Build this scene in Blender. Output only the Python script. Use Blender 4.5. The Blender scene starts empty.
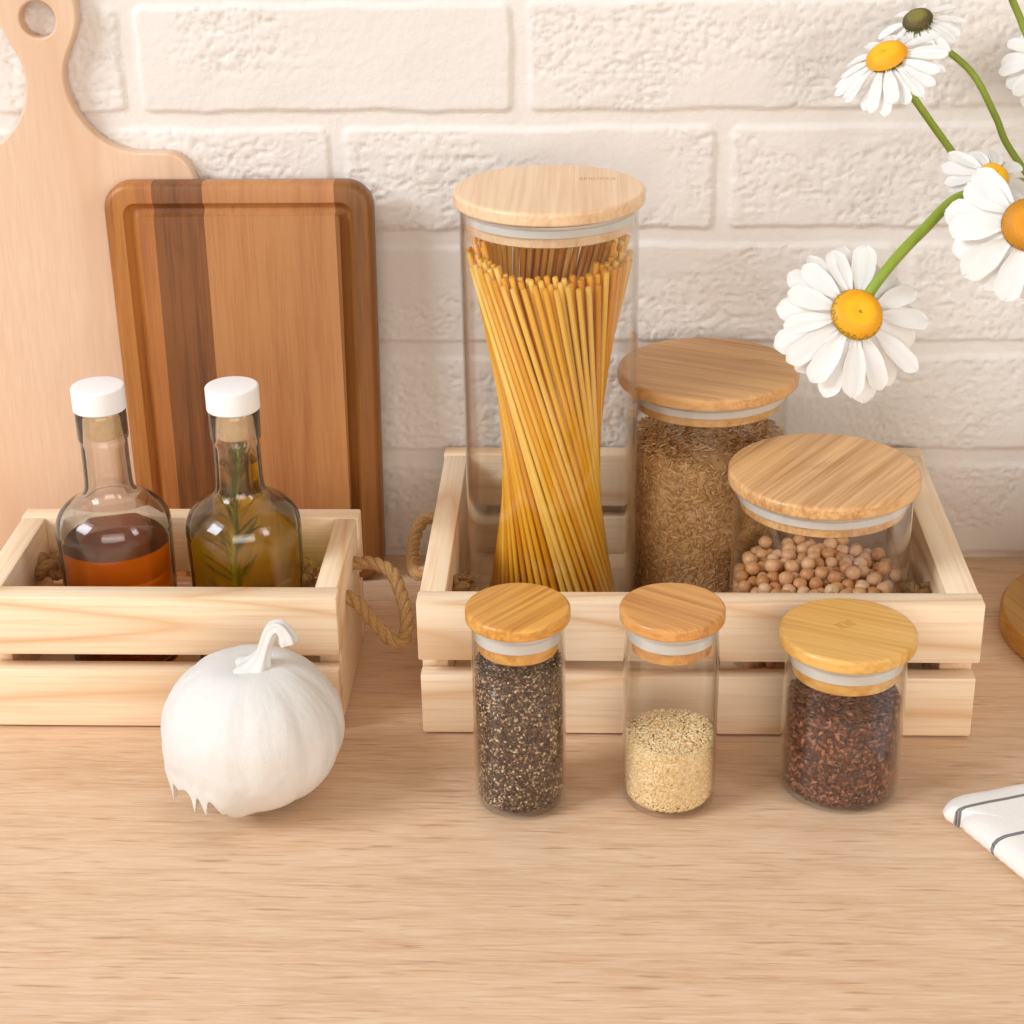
import bpy, bmesh, math, random
import numpy as np
from mathutils import Vector, Matrix, Quaternion, noise as mnoise

scene = bpy.context.scene
COL = scene.collection
rng = np.random.default_rng(11)
random.seed(5)
PI = math.pi

# ------------------------------------------------------------------ helpers
def lin(h):
    h = h.lstrip('#')
    out = []
    for i in (0, 2, 4):
        c = int(h[i:i+2], 16) / 255
        out.append(c / 12.92 if c <= 0.04045 else ((c + 0.055) / 1.055) ** 2.4)
    return (*out, 1.0)

def link(o, parent=None):
    COL.objects.link(o)
    if parent is not None:
        o.parent = parent
    return o

def tag(o, label=None, cat=None, group=None, kind=None):
    if label: o['label'] = label
    if cat: o['category'] = cat
    if group: o['group'] = group
    if kind: o['kind'] = kind
    return o

def thing(name, label, cat, loc=(0, 0, 0), group=None):
    o = bpy.data.objects.new(name, None)
    o.empty_display_size = .02
    o.location = loc
    link(o)
    return tag(o, label, cat, group)

def mesh_obj(name, data, mat, parent=None, smooth=True, loc=None):
    """data: (verts, faces) or bmesh"""
    me = bpy.data.meshes.new(name)
    if isinstance(data, bmesh.types.BMesh):
        bmesh.ops.recalc_face_normals(data, faces=data.faces)
        data.to_mesh(me); data.free()
    else:
        v, f = data
        me.from_pydata([tuple(map(float, q)) for q in v], [], [tuple(map(int, q)) for q in f])
        bm = bmesh.new(); bm.from_mesh(me)
        bmesh.ops.recalc_face_normals(bm, faces=bm.faces)
        bm.to_mesh(me); bm.free()
    if smooth:
        me.polygons.foreach_set('use_smooth', [True] * len(me.polygons))
        try: me.set_sharp_from_angle(angle=math.radians(42))
        except Exception: pass
    if mat: me.materials.append(mat)
    o = bpy.data.objects.new(name, me)
    if loc: o.location = loc
    return link(o, parent)

def fast_mesh(name, verts, faces_flat, nper, mat, parent=None, smooth=True):
    """large mesh from numpy arrays; all faces have nper corners"""
    me = bpy.data.meshes.new(name)
    nf = len(faces_flat) // nper
    me.vertices.add(len(verts)); me.vertices.foreach_set('co', verts.astype(np.float32).ravel())
    me.loops.add(len(faces_flat)); me.loops.foreach_set('vertex_index', faces_flat.astype(np.int32))
    me.polygons.add(nf)
    me.polygons.foreach_set('loop_start', np.arange(0, nf * nper, nper, dtype=np.int32))
    me.polygons.foreach_set('loop_total', np.full(nf, nper, dtype=np.int32))
    me.update(calc_edges=True); me.validate()
    if smooth: me.polygons.foreach_set('use_smooth', [True] * nf)
    if mat: me.materials.append(mat)
    o = bpy.data.objects.new(name, me)
    return link(o, parent)

def lathe(prof, n=72, closed=False):
    """prof: list of (r,z). r==0 ends become poles."""
    V, F, rows = [], [], []
    for r, z in prof:
        if r < 1e-7:
            rows.append([len(V)]); V.append((0, 0, z))
        else:
            st = len(V)
            for k in range(n):
                a = 2 * PI * k / n
                V.append((r * math.cos(a), r * math.sin(a), z))
            rows.append(list(range(st, st + n)))
    pairs = list(zip(rows, rows[1:]))
    if closed: pairs.append((rows[-1], rows[0]))
    for A, B in pairs:
        for k in range(n):
            k2 = (k + 1) % n
            if len(A) == 1 and len(B) == 1: continue
            if len(A) == 1: F.append((A[0], B[k2], B[k]))
            elif len(B) == 1: F.append((A[k], A[k2], B[0]))
            else: F.append((A[k], A[k2], B[k2], B[k]))
    return V, F

def arc(cx, cz, r, a0, a1, n):
    return [(cx + r * math.cos(math.radians(a0 + (a1 - a0) * i / n)), cz + r * math.sin(math.radians(a0 + (a1 - a0) * i / n))) for i in range(n + 1)]

def catmull(pts, n=10):
    P = [Vector(p) for p in pts]
    P = [P[0] * 2 - P[1]] + P + [P[-1] * 2 - P[-2]]
    out = []
    for i in range(1, len(P) - 2):
        for k in range(n):
            t = k / n
            a, b, c, d = P[i-1], P[i], P[i+1], P[i+2]
            out.append(.5 * ((2*b) + (c - a) * t + (2*a - 5*b + 4*c - d) * t*t + (3*b - a - 3*c + d) * t**3))
    out.append(P[-2].copy())
    return out

def frames(path):
    T = []
    for i in range(len(path)):
        a = path[max(i-1, 0)]; b = path[min(i+1, len(path)-1)]
        T.append((b - a).normalized())
    up = Vector((0, 0, 1)) if abs(T[0].z) < .9 else Vector((1, 0, 0))
    N = (up - T[0] * up.dot(T[0])).normalized()
    fr = []
    for i, t in enumerate(T):
        if i: N = (N - t * N.dot(t)).normalized()
        fr.append((t, N, t.cross(N)))
    return fr

def tube(path, rad, sides=10, V=None, F=None, caps=True, ridge=0, nr=5):
    if V is None: V, F = [], []
    fr = frames(path); base = len(V)
    for i, p in enumerate(path):
        r = rad(i / (len(path) - 1)) if callable(rad) else rad
        for k in range(sides):
            a = 2 * PI * k / sides
            rr = r * (1 + ridge * math.cos(nr * a))
            V.append(tuple(p + (fr[i][1] * math.cos(a) + fr[i][2] * math.sin(a)) * rr))
    for i in range(len(path) - 1):
        for k in range(sides):
            k2 = (k + 1) % sides
            F.append((base+i*sides+k, base+i*sides+k2, base+(i+1)*sides+k2, base+(i+1)*sides+k))
    if caps:
        F.append(tuple(range(base + sides - 1, base - 1, -1)))
        e = base + (len(path) - 1) * sides
        F.append(tuple(range(e, e + sides)))
    return V, F

def rope(path, r, twist=.012, V=None, F=None):
    """three strands laid round the path"""
    if V is None: V, F = [], []
    fr = frames(path); L = [0]
    for a, b in zip(path, path[1:]): L.append(L[-1] + (b - a).length)
    for s in range(3):
        P = []
        for i, p in enumerate(path):
            a = 2 * PI * (L[i] / twist + s / 3)
            P.append(p + (fr[i][1] * math.cos(a) + fr[i][2] * math.sin(a)) * r * .48)
        tube(P, r * .56, 8, V, F)
    return V, F

def box_bm(x0, x1, y0, y1, z0, z1, bev=.0012, seg=2, bm=None):
    own = bm is None
    b = bmesh.new()
    bmesh.ops.create_cube(b, size=1)
    for v in b.verts:
        v.co = Vector(((x0+x1)/2 + v.co.x*(x1-x0), (y0+y1)/2 + v.co.y*(y1-y0), (z0+z1)/2 + v.co.z*(z1-z0)))
    if bev: bmesh.ops.bevel(b, geom=b.edges[:], offset=bev, segments=seg, affect='EDGES', profile=.5)
    return b

def rr_loop(x0, x1, z0, z1, r, n=8):
    P = []
    for cx, cz, a0 in ((x1-r, z1-r, 0), (x0+r, z1-r, 90), (x0+r, z0+r, 180), (x1-r, z0+r, 270)):
        for i in range(n + 1):
            a = math.radians(a0 + 90 * i / n)
            P.append((cx + r * math.cos(a), cz + r * math.sin(a)))
    return P

# ------------------------------------------------------------------ materials
class NT:
    def __init__(s, name):
        s.m = bpy.data.materials.new(name); s.m.use_nodes = True
        s.t = s.m.node_tree; s.t.nodes.clear()
        s.out = s.t.nodes.new('ShaderNodeOutputMaterial')
    def n(s, typ, **kw):
        d = s.t.nodes.new('ShaderNode' + typ)
        for k, v in kw.items():
            if k.startswith('i_'):
                key = k[2:]
                d.inputs[int(key) if key.isdigit() else key.replace('_', ' ')].default_value = v
            else: setattr(d, k, v)
        return d
    def l(s, a, b): s.t.links.new(a, b)
    def val(s, x, sock):
        if isinstance(x, (int, float)): sock.default_value = x
        else: s.l(x, sock)
    def math(s, op, a, b=None, c=None, clamp=False):
        d = s.n('Math', operation=op, use_clamp=clamp)
        s.val(a, d.inputs[0])
        if b is not None: s.val(b, d.inputs[1])
        if c is not None: s.val(c, d.inputs[2])
        return d.outputs[0]
    def mix(s, fac, a, b, blend='MIX'):
        d = s.n('Mix', data_type='RGBA', blend_type=blend)
        s.val(fac, d.inputs[0])
        for x, k in ((a, 6), (b, 7)):
            if isinstance(x, tuple): d.inputs[k].default_value = x
            else: s.l(x, d.inputs[k])
        return d.outputs[2]
    def ramp(s, fac, stops, interp='LINEAR'):
        d = s.n('ValToRGB'); d.color_ramp.interpolation = interp
        e = d.color_ramp.elements
        while len(e) < len(stops): e.new(.5)
        for q, (p, c) in zip(e, stops):
            q.position = p; q.color = c if isinstance(c, tuple) else (c, c, c, 1)
        s.l(fac, d.inputs[0]); return d.outputs[0]
    def coords(s, scale, rot=(0, 0, 0), rand=True):
        tc = s.n('TexCoord'); v = tc.outputs['Object']
        if rot != (0, 0, 0):
            mp0 = s.n('Mapping'); mp0.inputs['Rotation'].default_value = rot; s.l(v, mp0.inputs[0]); v = mp0.outputs[0]
        mp = s.n('Mapping'); mp.inputs['Scale'].default_value = scale
        s.l(v, mp.inputs[0]); v = mp.outputs[0]
        if rand:
            oi = s.n('ObjectInfo'); add = s.n('VectorMath', operation='MULTIPLY_ADD')
            s.l(oi.outputs['Random'], add.inputs[0]); add.inputs[1].default_value = (31., 17., 23.); s.l(v, add.inputs[2]); v = add.outputs[0]
        return v
    def noise(s, vec, detail=3, rough=.55, dist=0., scale=1.):
        d = s.n('TexNoise'); d.inputs['Scale'].default_value = scale; d.inputs['Detail'].default_value = detail
        d.inputs['Roughness'].default_value = rough; d.inputs['Distortion'].default_value = dist
        s.l(vec, d.inputs['Vector']); return d.outputs['Fac']
    def bsdf(s, color, rough=.5, bump=None, bstr=.2, bdist=.001, **kw):
        p = s.n('BsdfPrincipled')
        if isinstance(color, tuple): p.inputs['Base Color'].default_value = color
        else: s.l(color, p.inputs['Base Color'])
        s.val(rough, p.inputs['Roughness'])
        for k, v in kw.items(): p.inputs[k.replace('_', ' ')].default_value = v
        if bump is not None:
            b = s.n('Bump'); b.inputs['Strength'].default_value = bstr; b.inputs['Distance'].default_value = bdist
            s.l(bump, b.inputs['Height']); s.l(b.outputs[0], p.inputs['Normal'])
        s.l(p.outputs[0], s.out.inputs[0]); return p

def axis_scale(axis, along, across):
    return tuple(along if a == axis else across for a in 'xyz')

def pine(name, axis, light='#f6dfc0', dark='#d6a877', ringk=6.5):
    m = NT(name)
    n0 = m.noise(m.coords(axis_scale(axis, 2.0, 15.)), 1.0, .35, .2)
    ring = m.math('PINGPONG', m.math('MULTIPLY', n0, ringk), .5)
    ring = m.math('POWER', m.math('MULTIPLY', ring, 2.), 4.0)
    fine = m.noise(m.coords(axis_scale(axis, 14., 520.)), 2, .6)
    broad = m.noise(m.coords(axis_scale(axis, 5., 30.)), 2, .5)
    c = m.mix(m.math('MULTIPLY', ring, .75), lin(light), lin(dark))
    c = m.mix(m.math('MULTIPLY', m.math('SUBTRACT', fine, .42, clamp=True), 1.3), c, lin(dark))
    c = m.mix(m.math('MULTIPLY', m.math('SUBTRACT', broad, .5, clamp=True), .8), c, lin('#efcfa6'))
    m.bsdf(c, .5, fine, .12, .0004)
    return m.m

def bamboo(name, light, dark, rotdeg, strip=.011):
    m = NT(name)
    rot = (0, 0, math.radians(rotdeg))
    fine = m.noise(m.coords((9., 420., 300.), rot), 3, .65)
    mid = m.noise(m.coords((5., 120., 60.), rot), 2, .5)
    tc = m.coords((1., 1., 1.), rot)
    sx = m.n('SeparateXYZ'); m.l(tc, sx.inputs[0])
    wn = m.n('TexWhiteNoise', noise_dimensions='1D')
    m.l(m.math('FLOOR', m.math('DIVIDE', sx.outputs[1], strip)), wn.inputs['W'])
    f = m.math('MULTIPLY_ADD', fine, 2.3, -.85)
    f = m.math('ADD', f, m.math('MULTIPLY', m.math('SUBTRACT', mid, .5), 1.5))
    f = m.math('ADD', f, m.math('MULTIPLY', m.math('SUBTRACT', wn.outputs[0], .5), .28), clamp=True)
    c = m.mix(f, lin(light), lin(dark))
    m.bsdf(c, .36, fine, .08, .0003)
    return m.m

def plain(name, c, rough=.5, **kw):
    m = NT(name); m.bsdf(lin(c), rough, **kw); return m.m

def glass_mat(name, tint=(.985, .985, .98, 1), ior=1.5, boost=1.0, refr=0.):
    m = NT(name)
    lw = m.n('LayerWeight'); lw.inputs['Blend'].default_value = .5
    face = lw.outputs['Facing']
    f0 = ((ior - 1) / (ior + 1)) ** 2
    fres = m.math('MULTIPLY_ADD', m.math('POWER', face, 5.), 1 - f0, f0)        # Schlick, the same from both sides of the wall
    tr = m.n('BsdfTransparent')
    gl = m.n('BsdfGlossy'); gl.inputs['Roughness'].default_value = .012; gl.inputs['Color'].default_value = (1, 1, 1, 1)
    # seen edge-on the wall is looked through lengthwise and goes slightly grey-brown
    m.l(m.mix(m.math('POWER', face, 5.), tint, (.70, .64, .56, 1)), tr.inputs['Color'])
    thru = tr.outputs[0]
    if refr:
        rf = m.n('BsdfRefraction'); rf.inputs['IOR'].default_value = 1.45; rf.inputs['Roughness'].default_value = 0.
        rf.inputs['Color'].default_value = tint
        mr = m.n('MixShader'); mr.inputs[0].default_value = refr; m.l(thru, mr.inputs[1]); m.l(rf.outputs[0], mr.inputs[2]); thru = mr.outputs[0]
    mx = m.n('MixShader'); m.l(m.math('MULTIPLY', fres, boost, clamp=True), mx.inputs[0])
    m.l(thru, mx.inputs[1]); m.l(gl.outputs[0], mx.inputs[2]); m.l(mx.outputs[0], m.out.inputs[0])
    return m.m

def liquid_mat(name, c_trans, c_refr, ior=1.35, fac=.5):
    m = NT(name)
    tr = m.n('BsdfTransparent'); tr.inputs['Color'].default_value = c_trans
    rf = m.n('BsdfRefraction'); rf.inputs['Color'].default_value = c_refr; rf.inputs['IOR'].default_value = ior; rf.inputs['Roughness'].default_value = .0
    mx = m.n('MixShader'); mx.inputs[0].default_value = fac
    m.l(tr.outputs[0], mx.inputs[1]); m.l(rf.outputs[0], mx.inputs[2])
    gl = m.n('BsdfGlossy'); gl.inputs['Roughness'].default_value = .02
    lw = m.n('LayerWeight'); lw.inputs['Blend'].default_value = .5
    m2 = m.n('MixShader'); m.l(m.math('MULTIPLY_ADD', m.math('POWER', lw.outputs['Facing'], 5.), .6, .02), m2.inputs[0]); m.l(mx.outputs[0], m2.inputs[1]); m.l(gl.outputs[0], m2.inputs[2])
    m.l(m2.outputs[0], m.out.inputs[0])
    return m.m

def grain_mat(name, stops, rough=.45, spec=.5):
    m = NT(name)
    g = m.n('NewGeometry')
    c = m.ramp(g.outputs['Random Per Island'], [(p, lin(h)) for p, h in stops])
    m.bsdf(c, rough, Specular_IOR_Level=spec)
    return m.m

M_pine_x = pine('pine_lengthwise', 'x')
M_pine_y = pine('pine_crosswise', 'y')
M_glass = glass_mat('clear_glass', ior=1.36, boost=1.45)
M_bottle = glass_mat('bottle_glass', ior=1.5, boost=1.0, refr=.85)
M_gasket = NT('gasket_silicone'); M_gasket.bsdf(lin('#dfd5ce'), .3, Subsurface_Weight=.15); M_gasket = M_gasket.m
M_white = plain('white_plastic', '#f4f3f3', .35)
M_cork = NT('cork'); _n = M_cork.noise(M_cork.coords((260, 260, 260)), 4, .6); M_cork.bsdf(M_cork.mix(_n, lin('#f0d2a8'), lin('#cfa270')), .7); M_cork = M_cork.m

def rope_material():
    m = NT('jute_rope')
    a = m.noise(m.coords((900, 900, 900)), 3, .7)
    b = m.noise(m.coords((140, 140, 140)), 2, .5)
    c = m.mix(m.math('MULTIPLY_ADD', a, 1.6, -.3, clamp=True), lin('#c9a06a'), lin('#7c5a34'))
    c = m.mix(m.math('MULTIPLY', b, .4), c, lin('#a8824f'))
    m.bsdf(c, .85, a, .6, .0006)
    return m.m
M_rope = rope_material()

def counter_material():
    m = NT('oak_worktop')
    broad = m.noise(m.coords((1.6, 22., 22.), rand=False), 3, .5, .4)
    mid = m.noise(m.coords((9., 110., 110.), rand=False), 4, .6, .3)
    fine = m.noise(m.coords((42., 620., 620.), rand=False), 3, .65)
    dash = m.noise(m.coords((30., 360., 360.), rand=False), 2, .5, .2)
    figure = m.noise(m.coords((3.2, 26., 26.), rand=False), 2, .5, 1.2)
    ring = m.math('POWER', m.math('MULTIPLY', m.math('PINGPONG', m.math('MULTIPLY', figure, 8.), .5), 2.), 3.)
    c = m.mix(m.math('MULTIPLY_ADD', broad, 1.8, -.4, clamp=True), lin('#e9caaa'), lin('#d8b08a'))
    c = m.mix(m.math('MULTIPLY', m.math('MULTIPLY_ADD', mid, 2.4, -.85, clamp=True), .55), c, lin('#cba17b'))
    c = m.mix(m.math('MULTIPLY', ring, .32), c, lin('#b98d66'))
    c = m.mix(m.math('MULTIPLY', m.math('MULTIPLY_ADD', fine, 3.4, -1.45, clamp=True), .55), c, lin('#efd9bf'))
    d = m.math('MULTIPLY_ADD', dash, 9., -5.45, clamp=True)
    c = m.mix(m.math('MULTIPLY', d, .5), c, lin('#a5764f'))
    m.bsdf(c, .5, fine, .1, .0003, Specular_IOR_Level=.35)
    return m.m

def wall_material():
    m = NT('white_painted_brick')
    a = m.noise(m.coords((700, 700, 700), rand=False), 3, .6)
    b = m.noise(m.coords((190, 190, 190), rand=False), 3, .6)
    c = m.noise(m.coords((9, 9, 9), rand=False), 2, .5)
    col = m.mix(c, lin('#e9e4df'), lin('#e4ddd7'))
    h = m.math('ADD', m.math('MULTIPLY', a, .35), b)
    m.bsdf(col, .62, h, .45, .0010, Specular_IOR_Level=.3)
    return m.m

# ------------------------------------------------------------------ setting
def vnoise(x, y, seed):
    xi = np.floor(x).astype(np.int64); yi = np.floor(y).astype(np.int64)
    fx = x - xi; fy = y - yi
    fx = fx * fx * (3 - 2 * fx); fy = fy * fy * (3 - 2 * fy)
    def h(i, j):
        n = (i * 374761393 + j * 668265263 + seed * 974634777) & 0xffffffff
        n = ((n ^ (n >> 13)) * 1274126177) & 0xffffffff
        n = n ^ (n >> 16)
        return (n & 0xffff) / 65535.0
    return (h(xi, yi) * (1-fx) + h(xi+1, yi) * fx) * (1-fy) + (h(xi, yi+1) * (1-fx) + h(xi+1, yi+1) * fx) * fy

def sstep(a, b, x):
    t = np.clip((x - a) / (b - a), 0, 1); return t * t * (3 - 2 * t)

def build_wall():
    def axis(lo, vlo, vhi, hi, fine, coarse):
        return np.concatenate([np.arange(lo, vlo, coarse), np.arange(vlo, vhi, fine), np.arange(vhi, hi + coarse * .5, coarse)])
    xs = axis(-.72, -.45, .38, .72, .00145, .004); zs = axis(-.008, -.007, .42, .62, .00145, .004)
    X, Z = np.meshgrid(xs, zs, indexing='ij')
    wob = (vnoise(X * 30, Z * 30, 1) - .5) * .0022 + (vnoise(X * 90, Z * 90, 2) - .5) * .0014
    wob2 = (vnoise(X * 30, Z * 30, 3) - .5) * .0024 + (vnoise(X * 90, Z * 90, 4) - .5) * .0014
    CH = .0724; BL = .2312; z0 = -.0005   # course height, brick length
    Zc = Z + wob
    row = np.floor((Zc - z0) / CH).astype(int)
    zl = (Zc - z0) - row * CH
    # joints: rows 4,2,0 (from the bottom) at x=-.0469, rows 3,1 at x=-.1564
    off = np.where(row % 2 == 0, -.0469, .0728)
    Xc = X + wob2 - off
    colm = np.floor(Xc / BL).astype(int); xl = Xc - colm * BL
    m = .0046
    dx = np.minimum(xl, BL - xl) - m; dz = np.minimum(zl, CH - zl) - m
    rr = .0055
    qx = np.maximum(rr - dx, 0); qz = np.maximum(rr - dz, 0)
    d = rr - np.hypot(qx, qz)
    d = np.where((dx > rr) & (dz > rr), np.minimum(dx, dz), d)
    face = sstep(-.0005, .0022, d)
    seed = (row * 7 + colm * 13)
    tilt = ((seed * 2654435761) % 97) / 97. - .5
    h = face * (.0019 + tilt * .0006)
    # pits and trowel marks, stronger on some patches
    patch = sstep(.30, .62, vnoise(X * 16 + seed * 3.1, Z * 24, 5))
    n1 = vnoise(X * 210 + wob * 4e4, Z * 260, 6); n2 = vnoise(X * 420, Z * 420, 7); n3 = vnoise(X * 75, Z * 110, 8)
    pits = -sstep(.60, .86, n1) * .0013 + (n2 - .5) * .0003
    ridge = (1 - np.abs(2 * n3 - 1)) ** 3 * .0009
    h = h + face * patch * (pits + ridge * .5) + (n2 - .5) * .00022 + (vnoise(X * 45, Z * 45, 9) - .5) * .0009
    Y = -h
    V = np.stack([X.ravel(), Y.ravel(), Z.ravel()], 1)
    nx, nz = X.shape
    idx = np.arange(nx * nz).reshape(nx, nz)
    F = np.stack([idx[:-1, :-1], idx[1:, :-1], idx[1:, 1:], idx[:-1, 1:]], -1).reshape(-1)
    o = fast_mesh('wall_back', V, F, 4, wall_material())
    tag(o, 'white painted brick wall behind the worktop', 'wall', kind='structure')
build_wall()

ct = mesh_obj('worktop', box_bm(-.72, .72, -.64, .004, -.038, 0, .002), counter_material(), smooth=False)
tag(ct, 'light oak kitchen worktop running along the brick wall', 'worktop')

# ------------------------------------------------------------------ chopping boards
def paddle_board():
    half = [(0, .379), (.010, .3775), (.018, .371), (.0225, .361), (.0228, .350), (.019, .339), (.0145, .330), (.0118, .321),
            (.0118, .312), (.0140, .302), (.0195, .2915), (.0275, .2825), (.0370, .2763), (.0480, .2732), (.0600, .2728), (.0700, .2722), (.0765, .2695), (.0808, .2645), (.0838, .2560), (.0860, .2400), (.0875, .2100), (.0880, .1500), (.0870, .06), (.0835, .012), (.079, .004), (.070, 0)]
    R = [Vector((x, z, 0)) for x, z in half]
    sm = catmull(R, 5)
    pts = [(p.x, p.y) for p in sm]
    outline = pts + [(-x, z) for x, z in reversed(pts[1:])]
    hole = [(.0105 * math.cos(2*PI*k/40), .351 + .0105 * math.sin(2*PI*k/40)) for k in range(40)]
    cu = bpy.data.curves.new('paddle_outline', 'CURVE'); cu.dimensions = '2D'; cu.fill_mode = 'BOTH'
    cu.extrude = .0040; cu.bevel_depth = .0014; cu.bevel_resolution = 3; cu.offset = -.0014
    for loop in (outline, hole):
        sp = cu.splines.new('POLY'); sp.points.add(len(loop) - 1); sp.use_cyclic_u = True
        for q, (x, z) in zip(sp.points, loop): q.co = (x, z, 0, 1)
    tmp = bpy.data.objects.new('paddle_tmp', cu); COL.objects.link(tmp)
    dg = bpy.context.evaluated_depsgraph_get()
    me = bpy.data.meshes.new_from_object(tmp.evaluated_get(dg))
    bpy.data.objects.remove(tmp); bpy.data.curves.remove(cu)
    for v in me.vertices:
        v.co = (v.co.x, -v.co.z, v.co.y)       # board in the xz plane, thickness along y
    m = NT('pale_beech')
    n0 = m.noise(m.coords((11., 11., 1.1), rand=False), 1.5, .4, .3)
    ring = m.math('POWER', m.math('MULTIPLY', m.math('PINGPONG', m.math('MULTIPLY', n0, 5.), .5), 2.), 4.)
    fine = m.noise(m.coords((650, 650, 45), rand=False), 2, .6)
    c = m.mix(m.math('MULTIPLY', ring, .5), lin('#e6c6aa'), lin('#cda27e'))
    c = m.mix(m.math('MULTIPLY_ADD', fine, 1.6, -.5, clamp=True), c, lin('#dbb594'))
    m.bsdf(c, .5, fine, .1, .0003)
    me.materials.clear(); me.materials.append(m.m)
    me.polygons.foreach_set('use_smooth', [True] * len(me.polygons))
    me.set_sharp_from_angle(angle=math.radians(35))
    o = link(bpy.data.objects.new('paddle_board', me))
    o.location = (-.3262, -.0125, .0004); o.rotation_euler = (math.radians(-.75), 0, 0)
    tag(o, 'pale beech paddle chopping board with round hole in its handle', 'chopping board')
paddle_board()

def groove_board():
    w2, h, th = .0808, .2585, .0150
    loops = []
    def lp(ins, depth, r): loops.append((rr_loop(-w2 + ins, w2 - ins, ins, h - ins, max(r - ins * .75, .002), 10), depth))
    # y: front face 0, back +th
    R = .0165
    lp(.0030, th, R); lp(.0010, th - .001, R); lp(0, th - .003, R); lp(0, .0040, R); lp(.0011, .0015, R); lp(.0025, .0004, R); lp(.0040, 0, R)
    lp(.0118, 0, R); lp(.0124, .0008, R); lp(.0136, .0032, R); lp(.0158, .0044, R); lp(.0180, .0034, R); lp(.0193, .0010, R); lp(.0199, 0, R)
    V, F = [], []
    n = len(loops[0][0])
    for P, d in loops:
        for x, z in P:
            k = 1 - .040 * (1 - z / h)          # slightly narrower at the foot
            V.append((x * k, d, z))
    for i in range(len(loops) - 1):
        for k in range(n):
            k2 = (k + 1) % n
            F.append((i*n+k, i*n+k2, (i+1)*n+k2, (i+1)*n+k))
    F.append(tuple(range(n))); F.append(tuple(range((len(loops)-1)*n, len(loops)*n)))
    m = NT('acacia_strips')
    tc = m.n('TexCoord'); sx = m.n('SeparateXYZ'); m.l(tc.outputs['Object'], sx.inputs[0])
    u = m.math('MULTIPLY_ADD', sx.outputs[0], 1 / (2 * w2), .5)
    base = m.ramp(u, [(0, lin('#b37437')), (.125, lin('#b2713b')), (.185, lin('#83512a')), (.375, lin('#bb8250')), (.858, lin('#8b5827'))], 'CONSTANT')
    dark = m.ramp(u, [(0, lin('#8f5524')), (.125, lin('#96592c')), (.185, lin('#57331c')), (.375, lin('#a56a3c')), (.858, lin('#663d18'))], 'CONSTANT')
    n0 = m.noise(m.coords((95., 40., 5.), rand=False), 3, .6, .35)
    n1 = m.noise(m.coords((620., 300., 26.), rand=False), 3, .65)
    f = m.math('ADD', m.math('MULTIPLY_ADD', n0, 2.7, -1.15), m.math('MULTIPLY_ADD', n1, 1.8, -.9), clamp=True)
    c = m.mix(f, base, dark)
    m.bsdf(c, .45, n1, .12, .0004)
    o = mesh_obj('chopping_board', (V, F), m.m)
    o.location = (-.2149, -.0405, .0006); o.rotation_euler = (math.radians(-2.1), 0, 0)
    tag(o, 'brown striped hardwood chopping board with a juice groove around its rim', 'chopping board')
groove_board()

# ------------------------------------------------------------------ crates
def knot_mesh(c, s, seed, fray=9):
    r_ = random.Random(seed)
    P = []
    for i in range(61):
        t = 2 * PI * i / 60 * .93
        P.append(Vector(c) + Vector(((math.cos(t) + 2*math.cos(2*t)) * .30, (math.sin(t) - 2*math.sin(2*t)) * .30, -math.sin(3*t) * .42 + .05)) * s)
    V, F = rope(P, s * .36, .012)
    for k in range(fray):                                   # frayed ends
        a = r_.uniform(0, 2*PI); d = Vector((math.cos(a), math.sin(a), r_.uniform(-.2, .9))).normalized()
        p0 = P[-1] + d * s * .1
        p1 = p0 + d * s * r_.uniform(.5, 1.0) ; p2 = p1 + Vector((r_.uniform(-1, 1), r_.uniform(-1, 1), r_.uniform(-.7, .3))) * s * .45
        tube(catmull([p0, p1, p2], 4), lambda t: .0005 * (1.3 - t), 5, V, F)
    return V, F

def crate(name, label, x0, x1, y0, y1, h, tl, tr, loops, knots):
    cx, cy = (x0 + x1) / 2, (y0 + y1) / 2
    t = thing(name, label, 'crate', (cx, cy, 0))
    tb = .0135
    X0, X1, Y0, Y1 = x0 - cx, x1 - cx, y0 - cy, y1 - cy
    for (ya, yb) in ((Y0, Y0 + tb), (Y1 - tb, Y1)):
        mesh_obj('board', box_bm(X0, X1, ya, yb, .0468, h, .0010), M_pine_x, t)
        mesh_obj('board', box_bm(X0 + .0008, X1 - .0010, ya + (.0004 if ya < 0 else .0028), yb - (.0028 if ya < 0 else .0004), .0013, .0374, .0010), M_pine_x, t)
    mesh_obj('end_panel', box_bm(X0 + .0008, X0 + tl, Y0 + tb, Y1 - tb, .0004, h - .0001, .0011), M_pine_y, t)
    mesh_obj('end_panel', box_bm(X1 - tr, X1 - .0010, Y0 + tb, Y1 - tb, .0004, h - .0001, .0011), M_pine_y, t)
    n = 3; gap = .006; dep = (Y1 - Y0 - 2 * tb); w = (dep - gap * (n - 1)) / n
    for k in range(n):
        mesh_obj('floor_board', box_bm(X0 + tl, X1 - tr, Y0 + tb + k * (w + gap), Y0 + tb + k * (w + gap) + w, .006, .0135, .0008), M_pine_x, t)
    for pts in loops:
        P = catmull([Vector(p) - Vector((cx, cy, 0)) for p in pts], 14)
        r = mesh_obj('rope_handle', rope(P, .0040, .021), M_rope, t)
    for c, s, seed in knots:
        mesh_obj('knot', knot_mesh(Vector(c) - Vector((cx, cy, 0)), s, seed), M_rope, t)
    return t

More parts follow.
